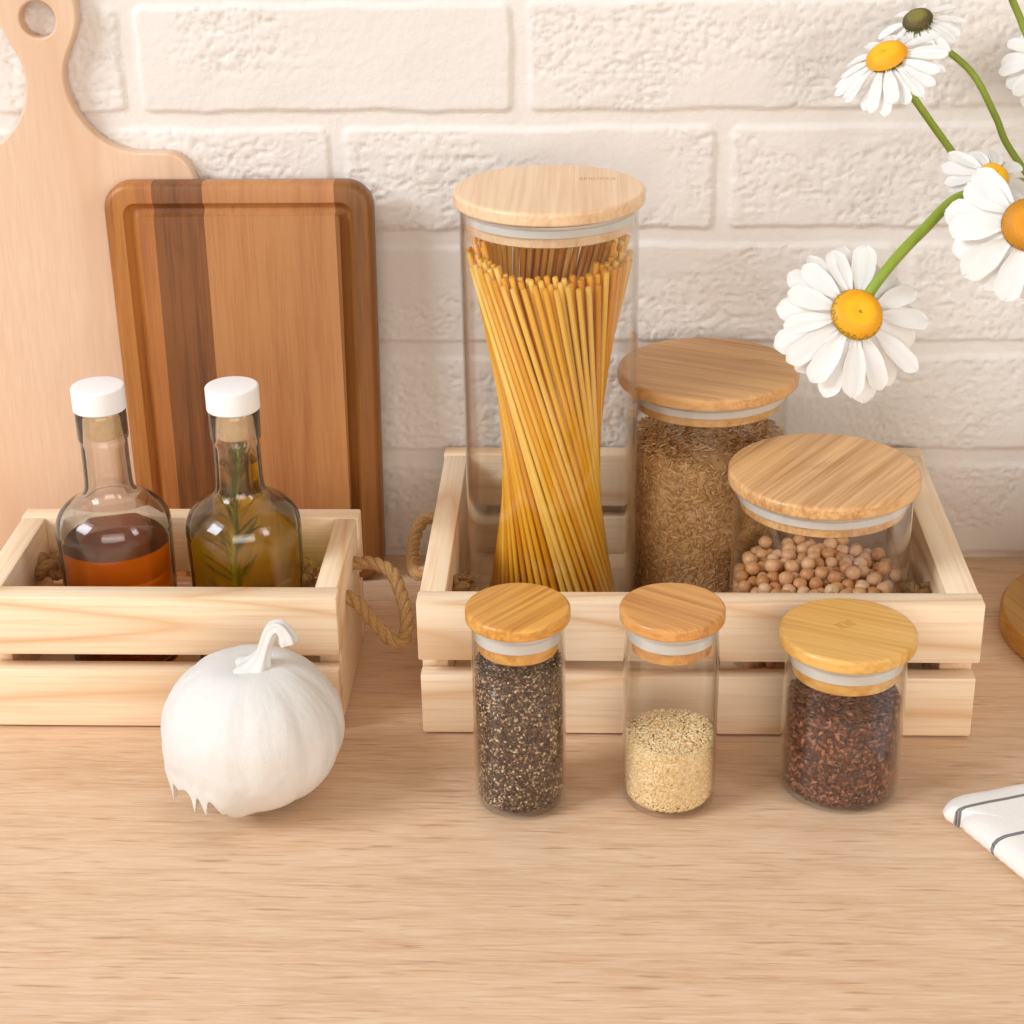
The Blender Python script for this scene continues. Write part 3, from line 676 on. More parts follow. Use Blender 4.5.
# ---- chickpeas
PEAS = '''-83,-429,428,43 184,-73,541,43 98,-427,116,42 -20,-429,484,42 -64,-433,112,42 -3,-438,402,42 -161,-407,405,43 439,5,487,41 -125,-420,331,42 -193,-117,529,43 370,231,510,42 -369,5,530,42 36,-331,512,41 -175,-403,486,41 237,-369,447,41 -259,3,548,43 18,-438,103,42 -234,-371,392,41 -90,-431,253,40 112,-425,466,40 -98,-385,496,40 -254,-356,176,43 -220,-381,106,40 -270,347,529,40 367,30,519,42 -14,-441,174,39 -148,-415,107,40 78,-434,394,39 145,-415,356,40 -436,-33,498,42 -147,22,530,43 116,-423,205,42 219,-379,364,43 -208,-296,506,40 49,-437,242,40 178,-399,78,43 -298,-323,386,40 -111,-427,39,39 -321,-303,458,39 291,-332,492,39 -200,-394,325,39 116,-425,284,40 195,-264,512,40 -292,-325,246,43 -339,-277,97,43 159,-364,488,41 285,-335,178,40 6,-76,544,39 -244,-368,471,38 -184,-401,39,39 296,-101,514,41 -231,-375,257,40 -423,-131,484,38 -38,-440,38,38 -329,-291,313,41 -317,-303,170,42 50,-440,318,37 233,-373,136,40 -251,-361,40,40 121,-424,39,39 -74,-80,536,39 337,-199,506,42 302,-316,257,43 -57,-331,533,38 235,-370,41,41 -112,-429,180,37 -56,33,544,40 -317,-196,503,37 -26,-443,329,37 119,-271,503,38 177,376,526,42 -388,-212,409,38 77,-106,531,39 -271,-351,319,37 248,283,503,39 -162,-413,263,37 283,-337,334,40 -28,-135,504,40 194,-400,213,36 -348,-266,236,42 -191,-400,199,37 106,336,521,41 43,-389,450,40 337,-286,366,38 -146,201,513,42 52,-441,36,36 174,-408,427,36 342,-273,468,42 -308,-318,37,37 166,-410,150,38 314,-310,109,39 272,-249,502,40 242,-369,255,38 -376,90,540,42 84,98,517,39 188,-402,294,37 -65,421,504,40 -375,-231,40,39 75,191,529,38 -253,-234,480,41 294,-330,38,38 352,-260,292,42 -356,-154,451,41 -351,-270,384,37 249,-5,515,39 -392,-202,219,39 -262,-72,508,42 340,-277,182,41 -399,-179,126,43 379,-222,360,41 173,300,500,39 243,88,517,42 45,-250,520,41 -368,-243,162,39 -57,279,516,38 -117,-140,503,41 -16,-406,266,40 391,-200,438,41 -266,-315,105,43 -296,229,505,38 362,-245,109,42 -419,-146,408,36 -377,-231,328,38 -135,287,515,41 -427,-120,340,37 -322,-123,514,37 222,-185,510,42 341,-278,40,40 -426,-106,159,41 -405,-174,294,39 387,-217,175,36 -182,-189,485,43 4,228,524,42 411,-161,214,39 152,-1,538,36 149,-128,486,42 6,78,521,39 -104,-216,494,37 427,-113,430,38 44,-390,178,42 -123,-288,477,41 -418,-130,233,42 -435,51,495,42 -425,-116,83,40 281,-308,416,42 -368,-74,473,42 394,-191,284,42 -60,-384,362,41 385,-215,39,39 -257,-150,477,43 94,-328,456,40 -10,152,528,37 -52,-382,202,41 -309,54,507,40 146,191,500,39 292,221,482,41 -386,-159,38,38 404,-174,104,40 162,79,526,38 -68,205,488,41 -438,-55,39,39 406,165,474,42 -436,-37,199,42 -134,388,499,37 291,144,486,37 -437,-76,283,36 -219,74,511,38 -435,-78,431,38 -436,-46,359,42 413,-151,365,40 427,-98,114,42 -170,-352,151,41 -204,254,482,42 82,-176,496,41 366,-127,477,42 -440,-27,111,39 -237,183,496,38 424,-114,277,41 -318,302,482,42 421,-137,37,37 -11,363,490,41 439,-8,407,41 232,-241,431,43 319,300,467,42 118,-52,491,41 -296,132,496,41 -92,-361,291,42 -104,91,505,38 -139,-64,496,40 -3,-205,474,40 -440,-1,288,40 37,299,501,40 -27,-349,463,41 319,-28,490,40 35,-82,473,37 -442,-4,424,38 -99,-345,423,43 -127,-360,216,42 -320,-230,438,38 -173,130,496,37 8,-392,37,37 -440,19,40,40 49,-19,514,39 260,355,480,40 431,-90,201,40 432,-74,361,42 378,39,435,43 -242,323,457,41 -370,238,481,40 355,102,483,40 -176,400,434,43 -313,-17,479,38 225,-299,274,41 -441,35,221,38 -435,53,111,42 13,-384,345,36 106,29,484,41 142,-357,248,43 60,-360,110,37 194,-307,449,36 435,-68,40,40 264,-265,40,40 -441,34,355,37 -248,-300,439,37 199,236,460,42 4,439,464,41 149,-342,396,42 105,258,491,40 152,-207,483,37 72,-370,40,40 101,-314,308,37 432,91,462,38 -179,-335,442,41 -96,-367,139,41 382,-51,445,42 440,-40,260,38 274,-262,348,38 294,46,465,42 311,-223,408,43 439,-18,99,41 -144,-344,354,42 -334,-195,272,42 -436,70,419,38 -364,-160,358,40 -227,-305,283,37 -374,20,450,40 14,-282,454,38 83,-366,356,39 214,156,476,42 -252,-235,400,40 -74,-86,451,42 -433,83,278,39 -127,-356,40,40 6,-340,224,38 -33,-26,493,42 366,246,431,39 -305,-251,38,38 209,-328,199,40 112,-357,164,37 -84,336,467,42 198,392,448,41 56,-368,281,42 -59,-368,41,41 -15,-367,109,43 324,-206,217,41 191,-50,465,38 -60,-311,238,38 -47,-308,369,38 84,-289,384,43 -205,-280,147,42 -427,97,42,42 -367,-76,216,43 167,-334,123,42 -72,-311,93,41 -37,-314,167,42 -47,-265,498,38 282,-238,110,40 206,-306,36,36 -166,-273,315,42 -303,-99,438,37 -432,94,179,38 -167,-342,280,38 -293,-166,401,42 -203,-88,449,43 140,-289,188,41 369,-122,160,41 -376,-85,39,39 64,375,467,39 19,-335,399,38 79,-325,219,37 77,-239,448,39 -186,-257,441,39 -86,-284,309,39 7,-202,106,37 443,22,36,36 -378,-91,386,37 -260,-281,341,36 -380,2,378,36 -190,-325,40,40 -260,-266,200,42 226,-111,484,36 53,268,426,43 443,-23,173,37 237,-300,106,41 -197,-317,216,40 -203,-298,380,37 -104,-1,464,39 139,121,462,42 258,-34,446,37 224,84,435,42 22,-294,114,39 128,420,478,41 -424,112,352,42 -372,161,501,40 -364,-109,292,42 -246,-286,36,36 171,-334,319,38 -320,-117,40,40 -152,-303,99,42 1,-319,41,41 -116,-285,40,40 -137,-128,425,38 -135,-203,422,37 72,438,427,36 434,68,381,41 -307,-221,345,39 -277,-248,274,41 -357,96,461,39 141,-336,43,43 -159,63,464,36 282,-159,456,43 -232,119,449,40 -121,-272,386,42 20,-287,341,38 36,-284,267,40 380,229,36,36 -320,307,197,36 -412,166,36,36 394,204,244,36 -271,352,179,36 181,405,106,36 -28,443,154,37 -72,437,369,37 310,317,181,37 -328,298,340,37 -281,343,37,37 421,140,262,37 -246,369,249,37 -420,142,233,37 -81,435,217,37 -141,420,350,37 -297,328,399,37 -241,372,110,37 -212,389,175,37 -148,417,193,37 -114,428,282,37 197,397,297,37 432,94,38,38 340,282,38,38 -181,403,258,38 43,440,304,38 209,389,371,38 329,295,386,38 -103,429,436,38 404,179,175,39 112,427,105,39 241,370,243,39 325,299,110,39 -206,390,328,39 -238,372,395,39 427,112,109,39 419,137,341,39 -308,315,270,39 400,186,397,39 151,414,39,39 -406,172,302,39 55,437,155,40 427,107,195,40 -370,239,319,40 6,440,382,40 -388,207,116,40 440,-2,327,40 9,440,93,40 287,333,51,40 -271,347,330,40 -348,268,140,40 211,385,172,41 -415,143,436,41 -355,258,243,41 -170,404,114,41 357,255,199,41 -52,436,41,41 407,165,41,41 267,348,127,41 -297,323,111,41 -375,227,42,42 -330,289,44,42 341,275,311,42 436,46,146,42 -100,427,135,42 432,73,301,42 -345,270,410,42 140,415,396,42 386,207,320,42 65,433,42,42 -389,202,194,42 -3,438,226,42 -37,436,301,42 159,408,228,42 -130,418,42,42 -387,204,391,42 121,420,303,43 436,32,227,43 -203,387,43,43 -416,134,114,43 269,344,400,43 369,234,121,43 283,333,301,43 221,377,45,43 78,430,232,43 71,401,363,39 373,158,110,37 295,277,243,41 382,115,412,37 133,371,156,41 -44,391,103,37 328,216,270,36 361,-154,38,38 -391,19,167,39 -41,388,419,41 2,390,37,37 320,220,372,41 379,83,247,36 -381,74,226,36 -360,-143,182,36 -217,321,39,39 383,-55,305,37 233,309,191,43 -250,295,227,41 386,-21,40,40 -364,127,175,40 -341,181,252,39 217,318,344,41 -327,-203,111,39 -110,369,234,40 -349,160,73,42 192,332,111,42 -296,243,296,42 95,371,37,37 337,182,208,37 381,-27,216,41 -379,51,37,37 338,176,438,38 -181,335,218,42 29,380,265,37 145,352,342,42 377,51,43,43 -76,373,327,38 -52,376,181,42 -377,44,314,41 379,17,283,40 -362,114,283,39 325,194,65,42 -379,0,244,40 278,257,41,41 -350,144,356,41 284,250,166,40 -116,360,393,41 252,282,106,37 356,-127,318,41 35,376,196,38 378,-4,142,37 -294,237,192,41 -376,-34,313,38 -372,-63,115,42 -322,197,134,37 268,-266,209,38 314,-209,42,42 -129,354,159,40 -147,347,303,42 -214,310,296,39 -311,212,367,38 -375,-17,37,37 -281,249,106,40 131,352,441,37 -186,326,366,38 -41,373,256,36 347,143,278,42 -238,290,153,39 172,333,259,42 375,-1,364,38 158,340,38,38 -184,325,108,42 1,374,339,42 72,366,105,37 -305,215,37,37 343,148,358,40 363,-89,38,38 354,117,174,41 352,123,41,41 -323,186,441,42 370,45,190,37 -259,268,38,38 265,262,416,42 -252,275,358,41 -75,365,40,40 342,-147,400,41 219,301,40,40 -364,73,387,39 197,313,424,43 364,65,118,40 327,-172,114,42 315,-193,334,37 362,73,343,43 353,-101,237,42 -308,-200,192,43 -269,249,433,41 362,-57,103,38 101,352,228,41 -342,-132,110,38 -315,-185,39,39 -357,79,106,41 211,-297,374,40 313,187,139,37 262,253,324,43 277,-231,278,41 -143,330,39,39 -163,321,446,40 188,26,478,39 224,278,261,37 -264,-238,120,37 348,-72,372,41 -251,22,472,36 -44,123,471,36 9,350,137,38 -52,52,470,37 -335,101,36,36 72,342,312,40 31,130,468,40 16,28,465,37 -183,-8,462,39 -299,166,309,36 85,330,388,37 18,340,418,38 -338,3,115,39 -297,159,189,38 -335,-39,412,36 -113,149,456,39 38,334,36,36 -329,61,181,37 -18,-334,298,41 154,296,177,39 297,-151,271,43 209,-259,167,38 -307,-127,235,43 311,119,107,38 -70,325,126,38 120,309,108,39 264,201,228,43 -19,330,76,39 84,188,451,41 298,-141,182,37 259,-204,172,38 -295,-146,323,41 -223,243,273,37 278,172,314,42 300,-131,39,39 -246,-216,51,39 307,111,420,38 321,-56,172,42 -25,283,446,39 -325,-15,188,39 72,317,164,39 -265,188,246,39 261,192,36,36 -165,279,167,37 -316,-73,347,41 247,209,108,41 2,203,444,43 324,3,37,37 -319,45,260,42 -47,319,378,42 -69,-168,442,42 -301,115,411,40 311,-85,439,37 -285,150,36,36 211,-242,321,38 153,-282,267,38 -109,260,441,42 99,305,37,37 -308,-88,167,42 307,90,234,42 -118,-298,168,41 320,-11,414,39 -296,120,247,38 264,180,415,41 168,272,309,39 -183,185,440,42 -78,310,279,41 304,-97,108,38 -235,-215,328,36 -184,260,48,41 98,-303,113,36 -291,129,114,43 -317,29,47,41 198,248,375,38 -159,275,260,38 -314,-47,269,41 317,10,241,41 -4,317,287,37 -203,-243,245,40 310,-67,299,43 -185,257,402,41 66,-23,436,41 249,-194,368,40 -106,296,207,39 282,139,179,39 -214,229,198,40 283,135,37,37 -248,191,142,37 182,255,104,39 -310,-45,37,37 -300,87,328,42 312,12,320,40 -239,201,333,38 207,233,176,42 202,-163,431,42 -30,310,214,41 -269,-156,133,43 -8,-123,431,36 -311,6,332,41 -237,201,67,42 -254,178,404,38 -181,-251,39,39 -132,-280,243,42 305,54,163,38 209,-228,241,41 302,68,39,39 -117,286,355,43 208,228,37,37 283,-124,350,41 247,-185,42,42 -124,282,98,41 68,68,428,39 -197,237,120,37 153,267,37,37 195,-237,40,40 -261,-37,426,39 106,287,271,39 43,303,232,39 48,-171,425,39 156,-262,112,40 -247,-177,267,40 89,-104,424,39 -227,-202,177,37 125,-172,423,39 146,-266,341,37 289,91,312,40 302,-6,111,43 -74,293,40,40 71,-293,42,42 46,298,96,39 26,299,354,38 -50,-247,420,43 150,-253,420,42 -297,33,409,43 162,251,237,37 293,-59,43,43 -138,-52,418,38 -9,-49,418,40 -8,84,417,39 134,262,416,41 145,53,416,42 -216,53,414,38 164,-98,414,37 -282,-82,92,43 253,-148,120,40 142,-26,413,39 -173,237,325,40 209,-206,111,42 242,-97,412,39 205,207,284,41 156,184,411,42 -183,-226,372,37 -212,-167,410,40 -285,54,124,38 -86,85,409,42 131,-257,38,38 -252,-140,43,43 -193,-214,108,41 273,-87,227,41 -56,160,406,40 213,9,406,39 -163,112,406,42 225,-174,297,39 97,267,346,41 67,-275,169,36 278,49,384,41 236,-156,222,39 -159,-231,186,37 -136,25,400,38 -263,95,182,37 274,-47,366,37 252,118,371,37 -60,8,398,40 -6,278,37,37 212,178,355,38 -264,80,40,40 26,-238,395,38 -14,275,141,43 103,124,394,37 -53,236,393,37 30,147,393,38 14,18,392,37 237,132,113,42 -224,153,197,37 -236,133,292,40 263,62,103,38 -253,-94,283,39 96,252,207,40 -50,-264,39,39 -249,-100,382,41 -267,24,202,39 235,128,258,42 -116,241,37,37 -267,-18,141,41 111,241,86,38 -198,-17,385,41 -220,-148,330,37 59,258,36,36 -230,-131,207,40 213,156,186,40 -36,261,323,40 173,-198,368,39 -188,183,257,39 -123,203,382,43 -174,-196,294,42 -256,-53,215,41 -117,-234,120,41 247,-83,160,39 179,-190,180,37 -19,-177,380,41 2,-260,199,39 136,222,152,36 95,-243,291,38 -234,112,368,41 133,-222,229,38 -135,220,209,42 205,156,40,40 257,1,194,40 156,-205,296,36 -71,-247,200,38 176,114,377,39 -182,-182,38,38 -87,241,149,39 37,254,293,41 -256,-1,272,36 -215,138,39,39 148,208,336,38 -101,234,289,42 231,-107,41,41 -167,191,37,37 -244,70,257,37 253,-23,265,37 -253,2,36,36 252,11,47,40 247,48,263,37 85,192,371,40 -248,-40,331,38 -40,-247,124,39 174,180,106,38 -85,-136,370,39 234,87,40,40 69,-240,98,36 237,78,192,40 17,226,368,39 51,-63,368,40 -203,-141,101,37 228,-95,295,42 -133,207,99,37 58,239,142,41 148,196,37,37 -178,170,141,37 -58,238,220,40 206,-133,358,37 -39,-241,344,36 -34,-242,266,42 86,11,364,41 -225,-88,146,40 -239,37,342,41 -154,-160,361,37 177,-164,40,40 -19,-102,361,38 95,-210,361,41 -215,108,114,42 199,-56,360,41 18,-239,41,40 233,-54,93,42 133,-198,87,39 -106,-213,334,38 -112,-210,43,43 -229,-63,40,40 107,-211,159,43 235,8,330,40 43,79,355,41 -91,-58,355,42 -173,158,335,43 -105,-209,254,38 -172,-158,165,38 -53,227,80,41 131,-134,353,43 21,231,212,40 146,181,214,40 48,-142,352,42 162,13,350,38 -25,119,349,38 213,81,320,37 125,-52,348,37 61,-219,228,41 -223,31,92,42 -174,-85,345,43 122,74,345,36 189,-122,104,37 81,-209,36,36 224,8,131,38 98,202,275,43 -166,64,343,39 -17,-29,342,40 187,-119,185,37 -186,-120,271,39 168,-141,258,41 -214,45,161,37 -25,46,337,38 -97,37,337,37 164,141,301,43 -183,-115,38,38 -58,187,335,39 29,-212,315,43 -137,-164,102,37 -103,114,334,42 -195,86,208,37 9,213,37,37 78,197,39,39 -103,-185,178,38 202,-50,214,41 -149,144,206,39 -194,73,39,39 195,70,136,37 -18,205,274,38 -149,-12,325,37 -100,178,39,39 -197,-46,275,40 -119,163,273,38 22,170,322,37 -202,0,216,36 172,103,219,37 -40,-195,36,36 86,134,319,39 167,105,79,40 194,-29,37,37 -147,130,76,42 -23,194,155,43 -27,-194,176,41 148,127,153,39 74,180,189,38 -181,-71,202,39 -192,30,282,38 -164,102,274,42 114,-156,210,37 98,166,113,43 190,3,269,39 186,39,39,39 91,-167,283,42 26,187,99,38 -66,-176,103,42 -43,-173,307,39 -183,-24,137,43 182,26,191,41 87,-91,304,38 -112,-142,296,41 107,-146,41,41 -131,-125,219,41 -180,-2,41,41 -92,155,130,41 168,-58,142,41 124,-128,140,43 48,-29,298,41 155,-86,43,43 -75,160,208,43 68,-162,105,40 -150,-92,121,40 -113,-133,40,40 18,-99,295,37 115,0,294,40 -144,95,147,42 -56,-94,292,41 113,128,39,39 154,-69,277,42 -72,-16,287,41 46,-160,179,41 16,106,286,40 -125,-72,286,37 -33,162,38,38 151,68,277,40 75,61,284,39 14,-163,255,39 -60,-151,235,40 23,-159,42,42 -50,136,278,41 -143,-67,39,39 94,127,240,41 153,12,106,43 -58,63,273,37 127,-84,204,36 8,151,220,42 3,29,269,40 35,143,40,40 -124,37,267,38 -143,28,185,41 -84,-115,155,39 -126,58,42,42 -81,111,38,38 -135,-25,233,37 123,57,40,40 102,88,108,42 -100,87,214,39 -44,-125,37,37 -21,130,106,40 -130,24,109,37 130,-18,222,37 -12,-131,132,40 -11,-45,249,38 114,58,210,38 41,121,152,42 125,-17,36,36 64,-105,235,40 105,-61,91,41 64,-98,37,37 -108,-35,155,39 -78,78,106,40 65,8,230,37 -79,-76,87,42 -7,-106,205,39 51,-90,140,43 99,-28,160,39 -75,-69,218,40 -101,-13,41,41 35,77,218,39 59,75,39,39 -12,92,40,40 -73,12,212,41 -31,85,174,43 3,-83,75,43 76,14,84,41 38,-47,197,36 -2,12,192,39 60,38,158,42 -58,39,37,37 -31,-58,155,42 55,-34,38,38 2,58,108,36 -57,4,105,42 -36,-35,36,36 22,-15,115,40 12,19,40,40'''
def chickpeas():
    m = NT('chickpea_skin')
    oi = m.n('ObjectInfo')
    n = m.noise(m.coords((260, 260, 260)), 3, .6)
    c = m.ramp(oi.outputs['Random'], [(0, lin('#c68a56')), (.4, lin('#d8a06c')), (.8, lin('#e2b285')), (1, lin('#edc79d'))])
    c = m.mix(m.math('MULTIPLY', m.math('SUBTRACT', n, .45, clamp=True), 1.6), c, lin('#b97f4e'))
    m.bsdf(c, .42, n, .35, .0005)
    protos = []
    def pea(seed):
        bm = bmesh.new(); bmesh.ops.create_icosphere(bm, subdivisions=3, radius=.0046)
        for v in bm.verts:
            d = v.co.normalized(); k = 1 + .09 * (mnoise.noise(d * 1.7 + Vector((seed * 9.1, 0, 0))))
            k += .05 * mnoise.noise(d * 4 + Vector((0, seed * 5.3, 0)))
            k += .20 * math.exp(-((1 - d.x) / .045))               # beak
            g = math.exp(-(d.z / .18) ** 2) * max(0, d.x); k -= .05 * g  # seam
            v.co = d * .0046 * k
        return bm
    for s in range(4):
        me = bpy.data.meshes.new('chickpea'); b = pea(s); b.to_mesh(me); b.free()
        me.polygons.foreach_set('use_smooth', [True] * len(me.polygons)); me.materials.append(m.m); protos.append(me)
    rest = bmesh.new()
    base = bpy.data.objects.new('chickpea', protos[0])
    for i, s in enumerate(PEAS.split()):
        x, y, z, r = [int(q) * 1e-4 for q in s.split(',')]
        p = Vector((.1234 + x, -.1559 + y, fl_c + z))
        q = Quaternion([random.gauss(0, 1) for _ in range(4)]).normalized()
        if i < 300:
            o = base if i == 0 else base.copy()
            o.data = protos[i % 4]; COL.objects.link(o)
            o.location = p; o.rotation_mode = 'QUATERNION'; o.rotation_quaternion = q; k = r / .0047; o.scale = (k, k, k)
            tag(o, 'tan dried chickpea in the heap inside the wide low jar', 'chickpea', 'chickpeas in the wide low jar')
        else:
            k = len(rest.verts)
            bmesh.ops.create_icosphere(rest, subdivisions=2, radius=r * .98, matrix=Matrix.Translation(p))
    o = mesh_obj('chickpeas', rest, m.m)
    tag(o, 'chickpeas in the middle of the heap inside the wide low jar', 'chickpeas', kind='stuff')
chickpeas()

# ------------------------------------------------------------------ oil bottles
def bottle(label, x, y, fill, mat_liq, liq_name, liq_label):
    t = thing('oil_bottle', label, 'bottle', (x, y, ZC))
    R = .0322; H = .1680 - ZC
    def outline(off):
        z = lambda q: q - ZC
        o = off
        return [(R - .0010 - o, z(.0205)), (R - .0006 - o, z(.060)), (R - o, z(.092)), (R + .0001 - o, z(.0985)), (R - .0010 - o, z(.1040)), (R - .0036 - o, z(.1086)), (R - .0075 - o, z(.1124)), (.0195 - o, z(.1153)), (.0158 - o, z(.1180)), (.0139 - o, z(.1212)), (.0132 - o, z(.1260)), (.0129 - o, z(.140)), (.0129 - o, z(.1505))]
    prof = [Vector((r, z, 0)) for r, z in outline(0)]
    sm = [(p.x, p.y) for p in catmull(prof, 4)]
    zb = 0
    out = [(0, .0022), (.020, .0014), (R - .0080, 0)] + arc(R - .0070, .0062, .0060, -90, -5, 6) + sm + [(.0136, .1515 - ZC), (.0139, .1530 - ZC), (.0139, .1672 - ZC), (.0134, .1683 - ZC)]
    smi = [(p.x, p.y) for p in catmull([Vector((r, z, 0)) for r, z in outline(.0022)], 4)]
    inn = [(.0106, .1683 - ZC), (.0106, .1510 - ZC)] + [q for q in reversed(smi)] + [(R - .0075, .0062), (0, .0068)]
    mesh_obj('glass_body', lathe(out + inn, 80), M_bottle, t)
    # stopper: white cap with cork below
    cz0, cz1, cr = .1686 - ZC, .1822 - ZC, .0146
    cap = mesh_obj('stopper_cap', lathe([(0, cz1), (cr - .0012, cz1)] + arc(cr - .0012, cz1 - .0012, .0012, 90, 0, 4)[1:] + [(cr, cz0 + .0006), (cr - .0006, cz0), (0, cz0)], 72), M_white, t)
    mesh_obj('cork', lathe([(0, cz0), (.0102, cz0), (.0098, .1540 - ZC), (.0090, .1531 - ZC), (0, .1531 - ZC)], 48), M_cork, cap)
    # the oil: fills the inside up to the level
    lv = fill - ZC
    pr = [(0, .0072), (R - .0082, .0072)]
    prs = [(p.x, p.y) for p in catmull([Vector((r, z, 0)) for r, z in outline(.0026)], 4)]
    prev = None
    for r, z in prs:
        if z < lv: pr.append((r, z)); prev = (r, z)
        else:
            f = (lv - prev[1]) / (z - prev[1]); pr.append((prev[0] + (r - prev[0]) * f, lv)); break
    pr.append((0, lv))
    o = mesh_obj(liq_name, lathe(pr, 80), mat_liq, None)
    o.location = (x, y, ZC)
    tag(o, liq_label, 'oil', kind='stuff')
    return t

LQ_orange = liquid_mat('chili_oil', (.98, .50, .08, 1), (.98, .52, .09, 1), 1.40, .8)
LQ_olive = liquid_mat('olive_oil', (.97, .83, .15, 1), (.97, .82, .13, 1), 1.40, .62)
bottle('round shouldered glass bottle half full of orange oil, white stopper cap', -.2728, -.1630, .0895, LQ_orange, 'orange_oil', 'clear orange oil in the half full bottle')
bottle('round shouldered glass bottle of golden oil with a rosemary sprig, white stopper cap', -.1993, -.1630, .1385, LQ_olive, 'golden_oil', 'golden oil filling the rosemary bottle up to its neck')

def rosemary():
    bx, by = -.1993, -.1630
    t = thing('rosemary_sprig', 'rosemary sprig standing in the golden oil bottle', 'herb', (bx, by, .0212))
    m = NT('rosemary_leaf'); n = m.noise(m.coords((300, 300, 300)), 2); m.bsdf(m.mix(n, lin('#4a4a1a'), lin('#6e6a2a')), .5); mleaf = m.m
    ms = plain('rosemary_stem', '#8c8836', .6)
    stem = catmull([(.004, -.006, .001), (-.001, -.012, .025), (-.003, -.014, .060), (-.002, -.008, .088), (0, -.004, .108), (.002, -.002, .128)], 8)
    mesh_obj('stem', tube(stem, lambda q: .0016 * (1.15 - .5 * q), 8), ms, t)
    V, F = [], []
    r_ = random.Random(8)
    def leaf(p, d, L, w):
        side = d.cross(Vector((r_.uniform(-1, 1), r_.uniform(-1, 1), .2))).normalized(); nn = side.cross(d)
        b = len(V); P = []
        for i in range(6):
            q = i / 5; wd = w * math.sin(PI * min(.98, q * .9 + .1)) ** .7
            c = p + d * L * q + nn * L * .10 * q * q
            for sx, sy in ((-1, 0), (0, .35), (1, 0), (0, -.35)): V.append(tuple(c + side * wd * sx + nn * wd * sy))
        for i in range(5):
            for k in range(4): F.append((b+i*4+k, b+i*4+(k+1) % 4, b+(i+1)*4+(k+1) % 4, b+(i+1)*4+k))
        F.append((b+3, b+2, b+1, b)); F.append((b+20, b+21, b+22, b+23))
    for i, p in enumerate(stem[2:]):
        q = i / len(stem)
        for s in range(2):
            a = i * 2.4 + s * PI + r_.uniform(-.4, .4)
            inneck = p.z > .082
            sp = .45 if inneck else .85
            d = Vector((math.cos(a) * sp, math.sin(a) * sp, 1 if inneck else .75)).normalized()
            L = .013 if inneck else .021
            tip = p + d * L; lim = .0095 if inneck else .027
            if math.hypot(tip.x, tip.y) > lim or tip.z > .133: 
                d = Vector((-p.x * 20, -p.y * 20, 1.2)).normalized(); L *= .7
            leaf(p, d, L, .0011)
    for p, d, L in (((-.0045, -.010, .096), (.32, -.05, .95), .032), ((.004, -.004, .100), (.05, 0, 1), .028), ((-.002, -.020, .014), (-.75, -.15, .75), .028), ((.002, -.021, .012), (.65, -.1, .62), .034), ((.0, -.022, .010), (.35, -.05, .9), .026)):
        leaf(Vector(p), Vector(d).normalized(), L, .0016)
    mesh_obj('leaves', (V, F), mleaf, t)
rosemary()

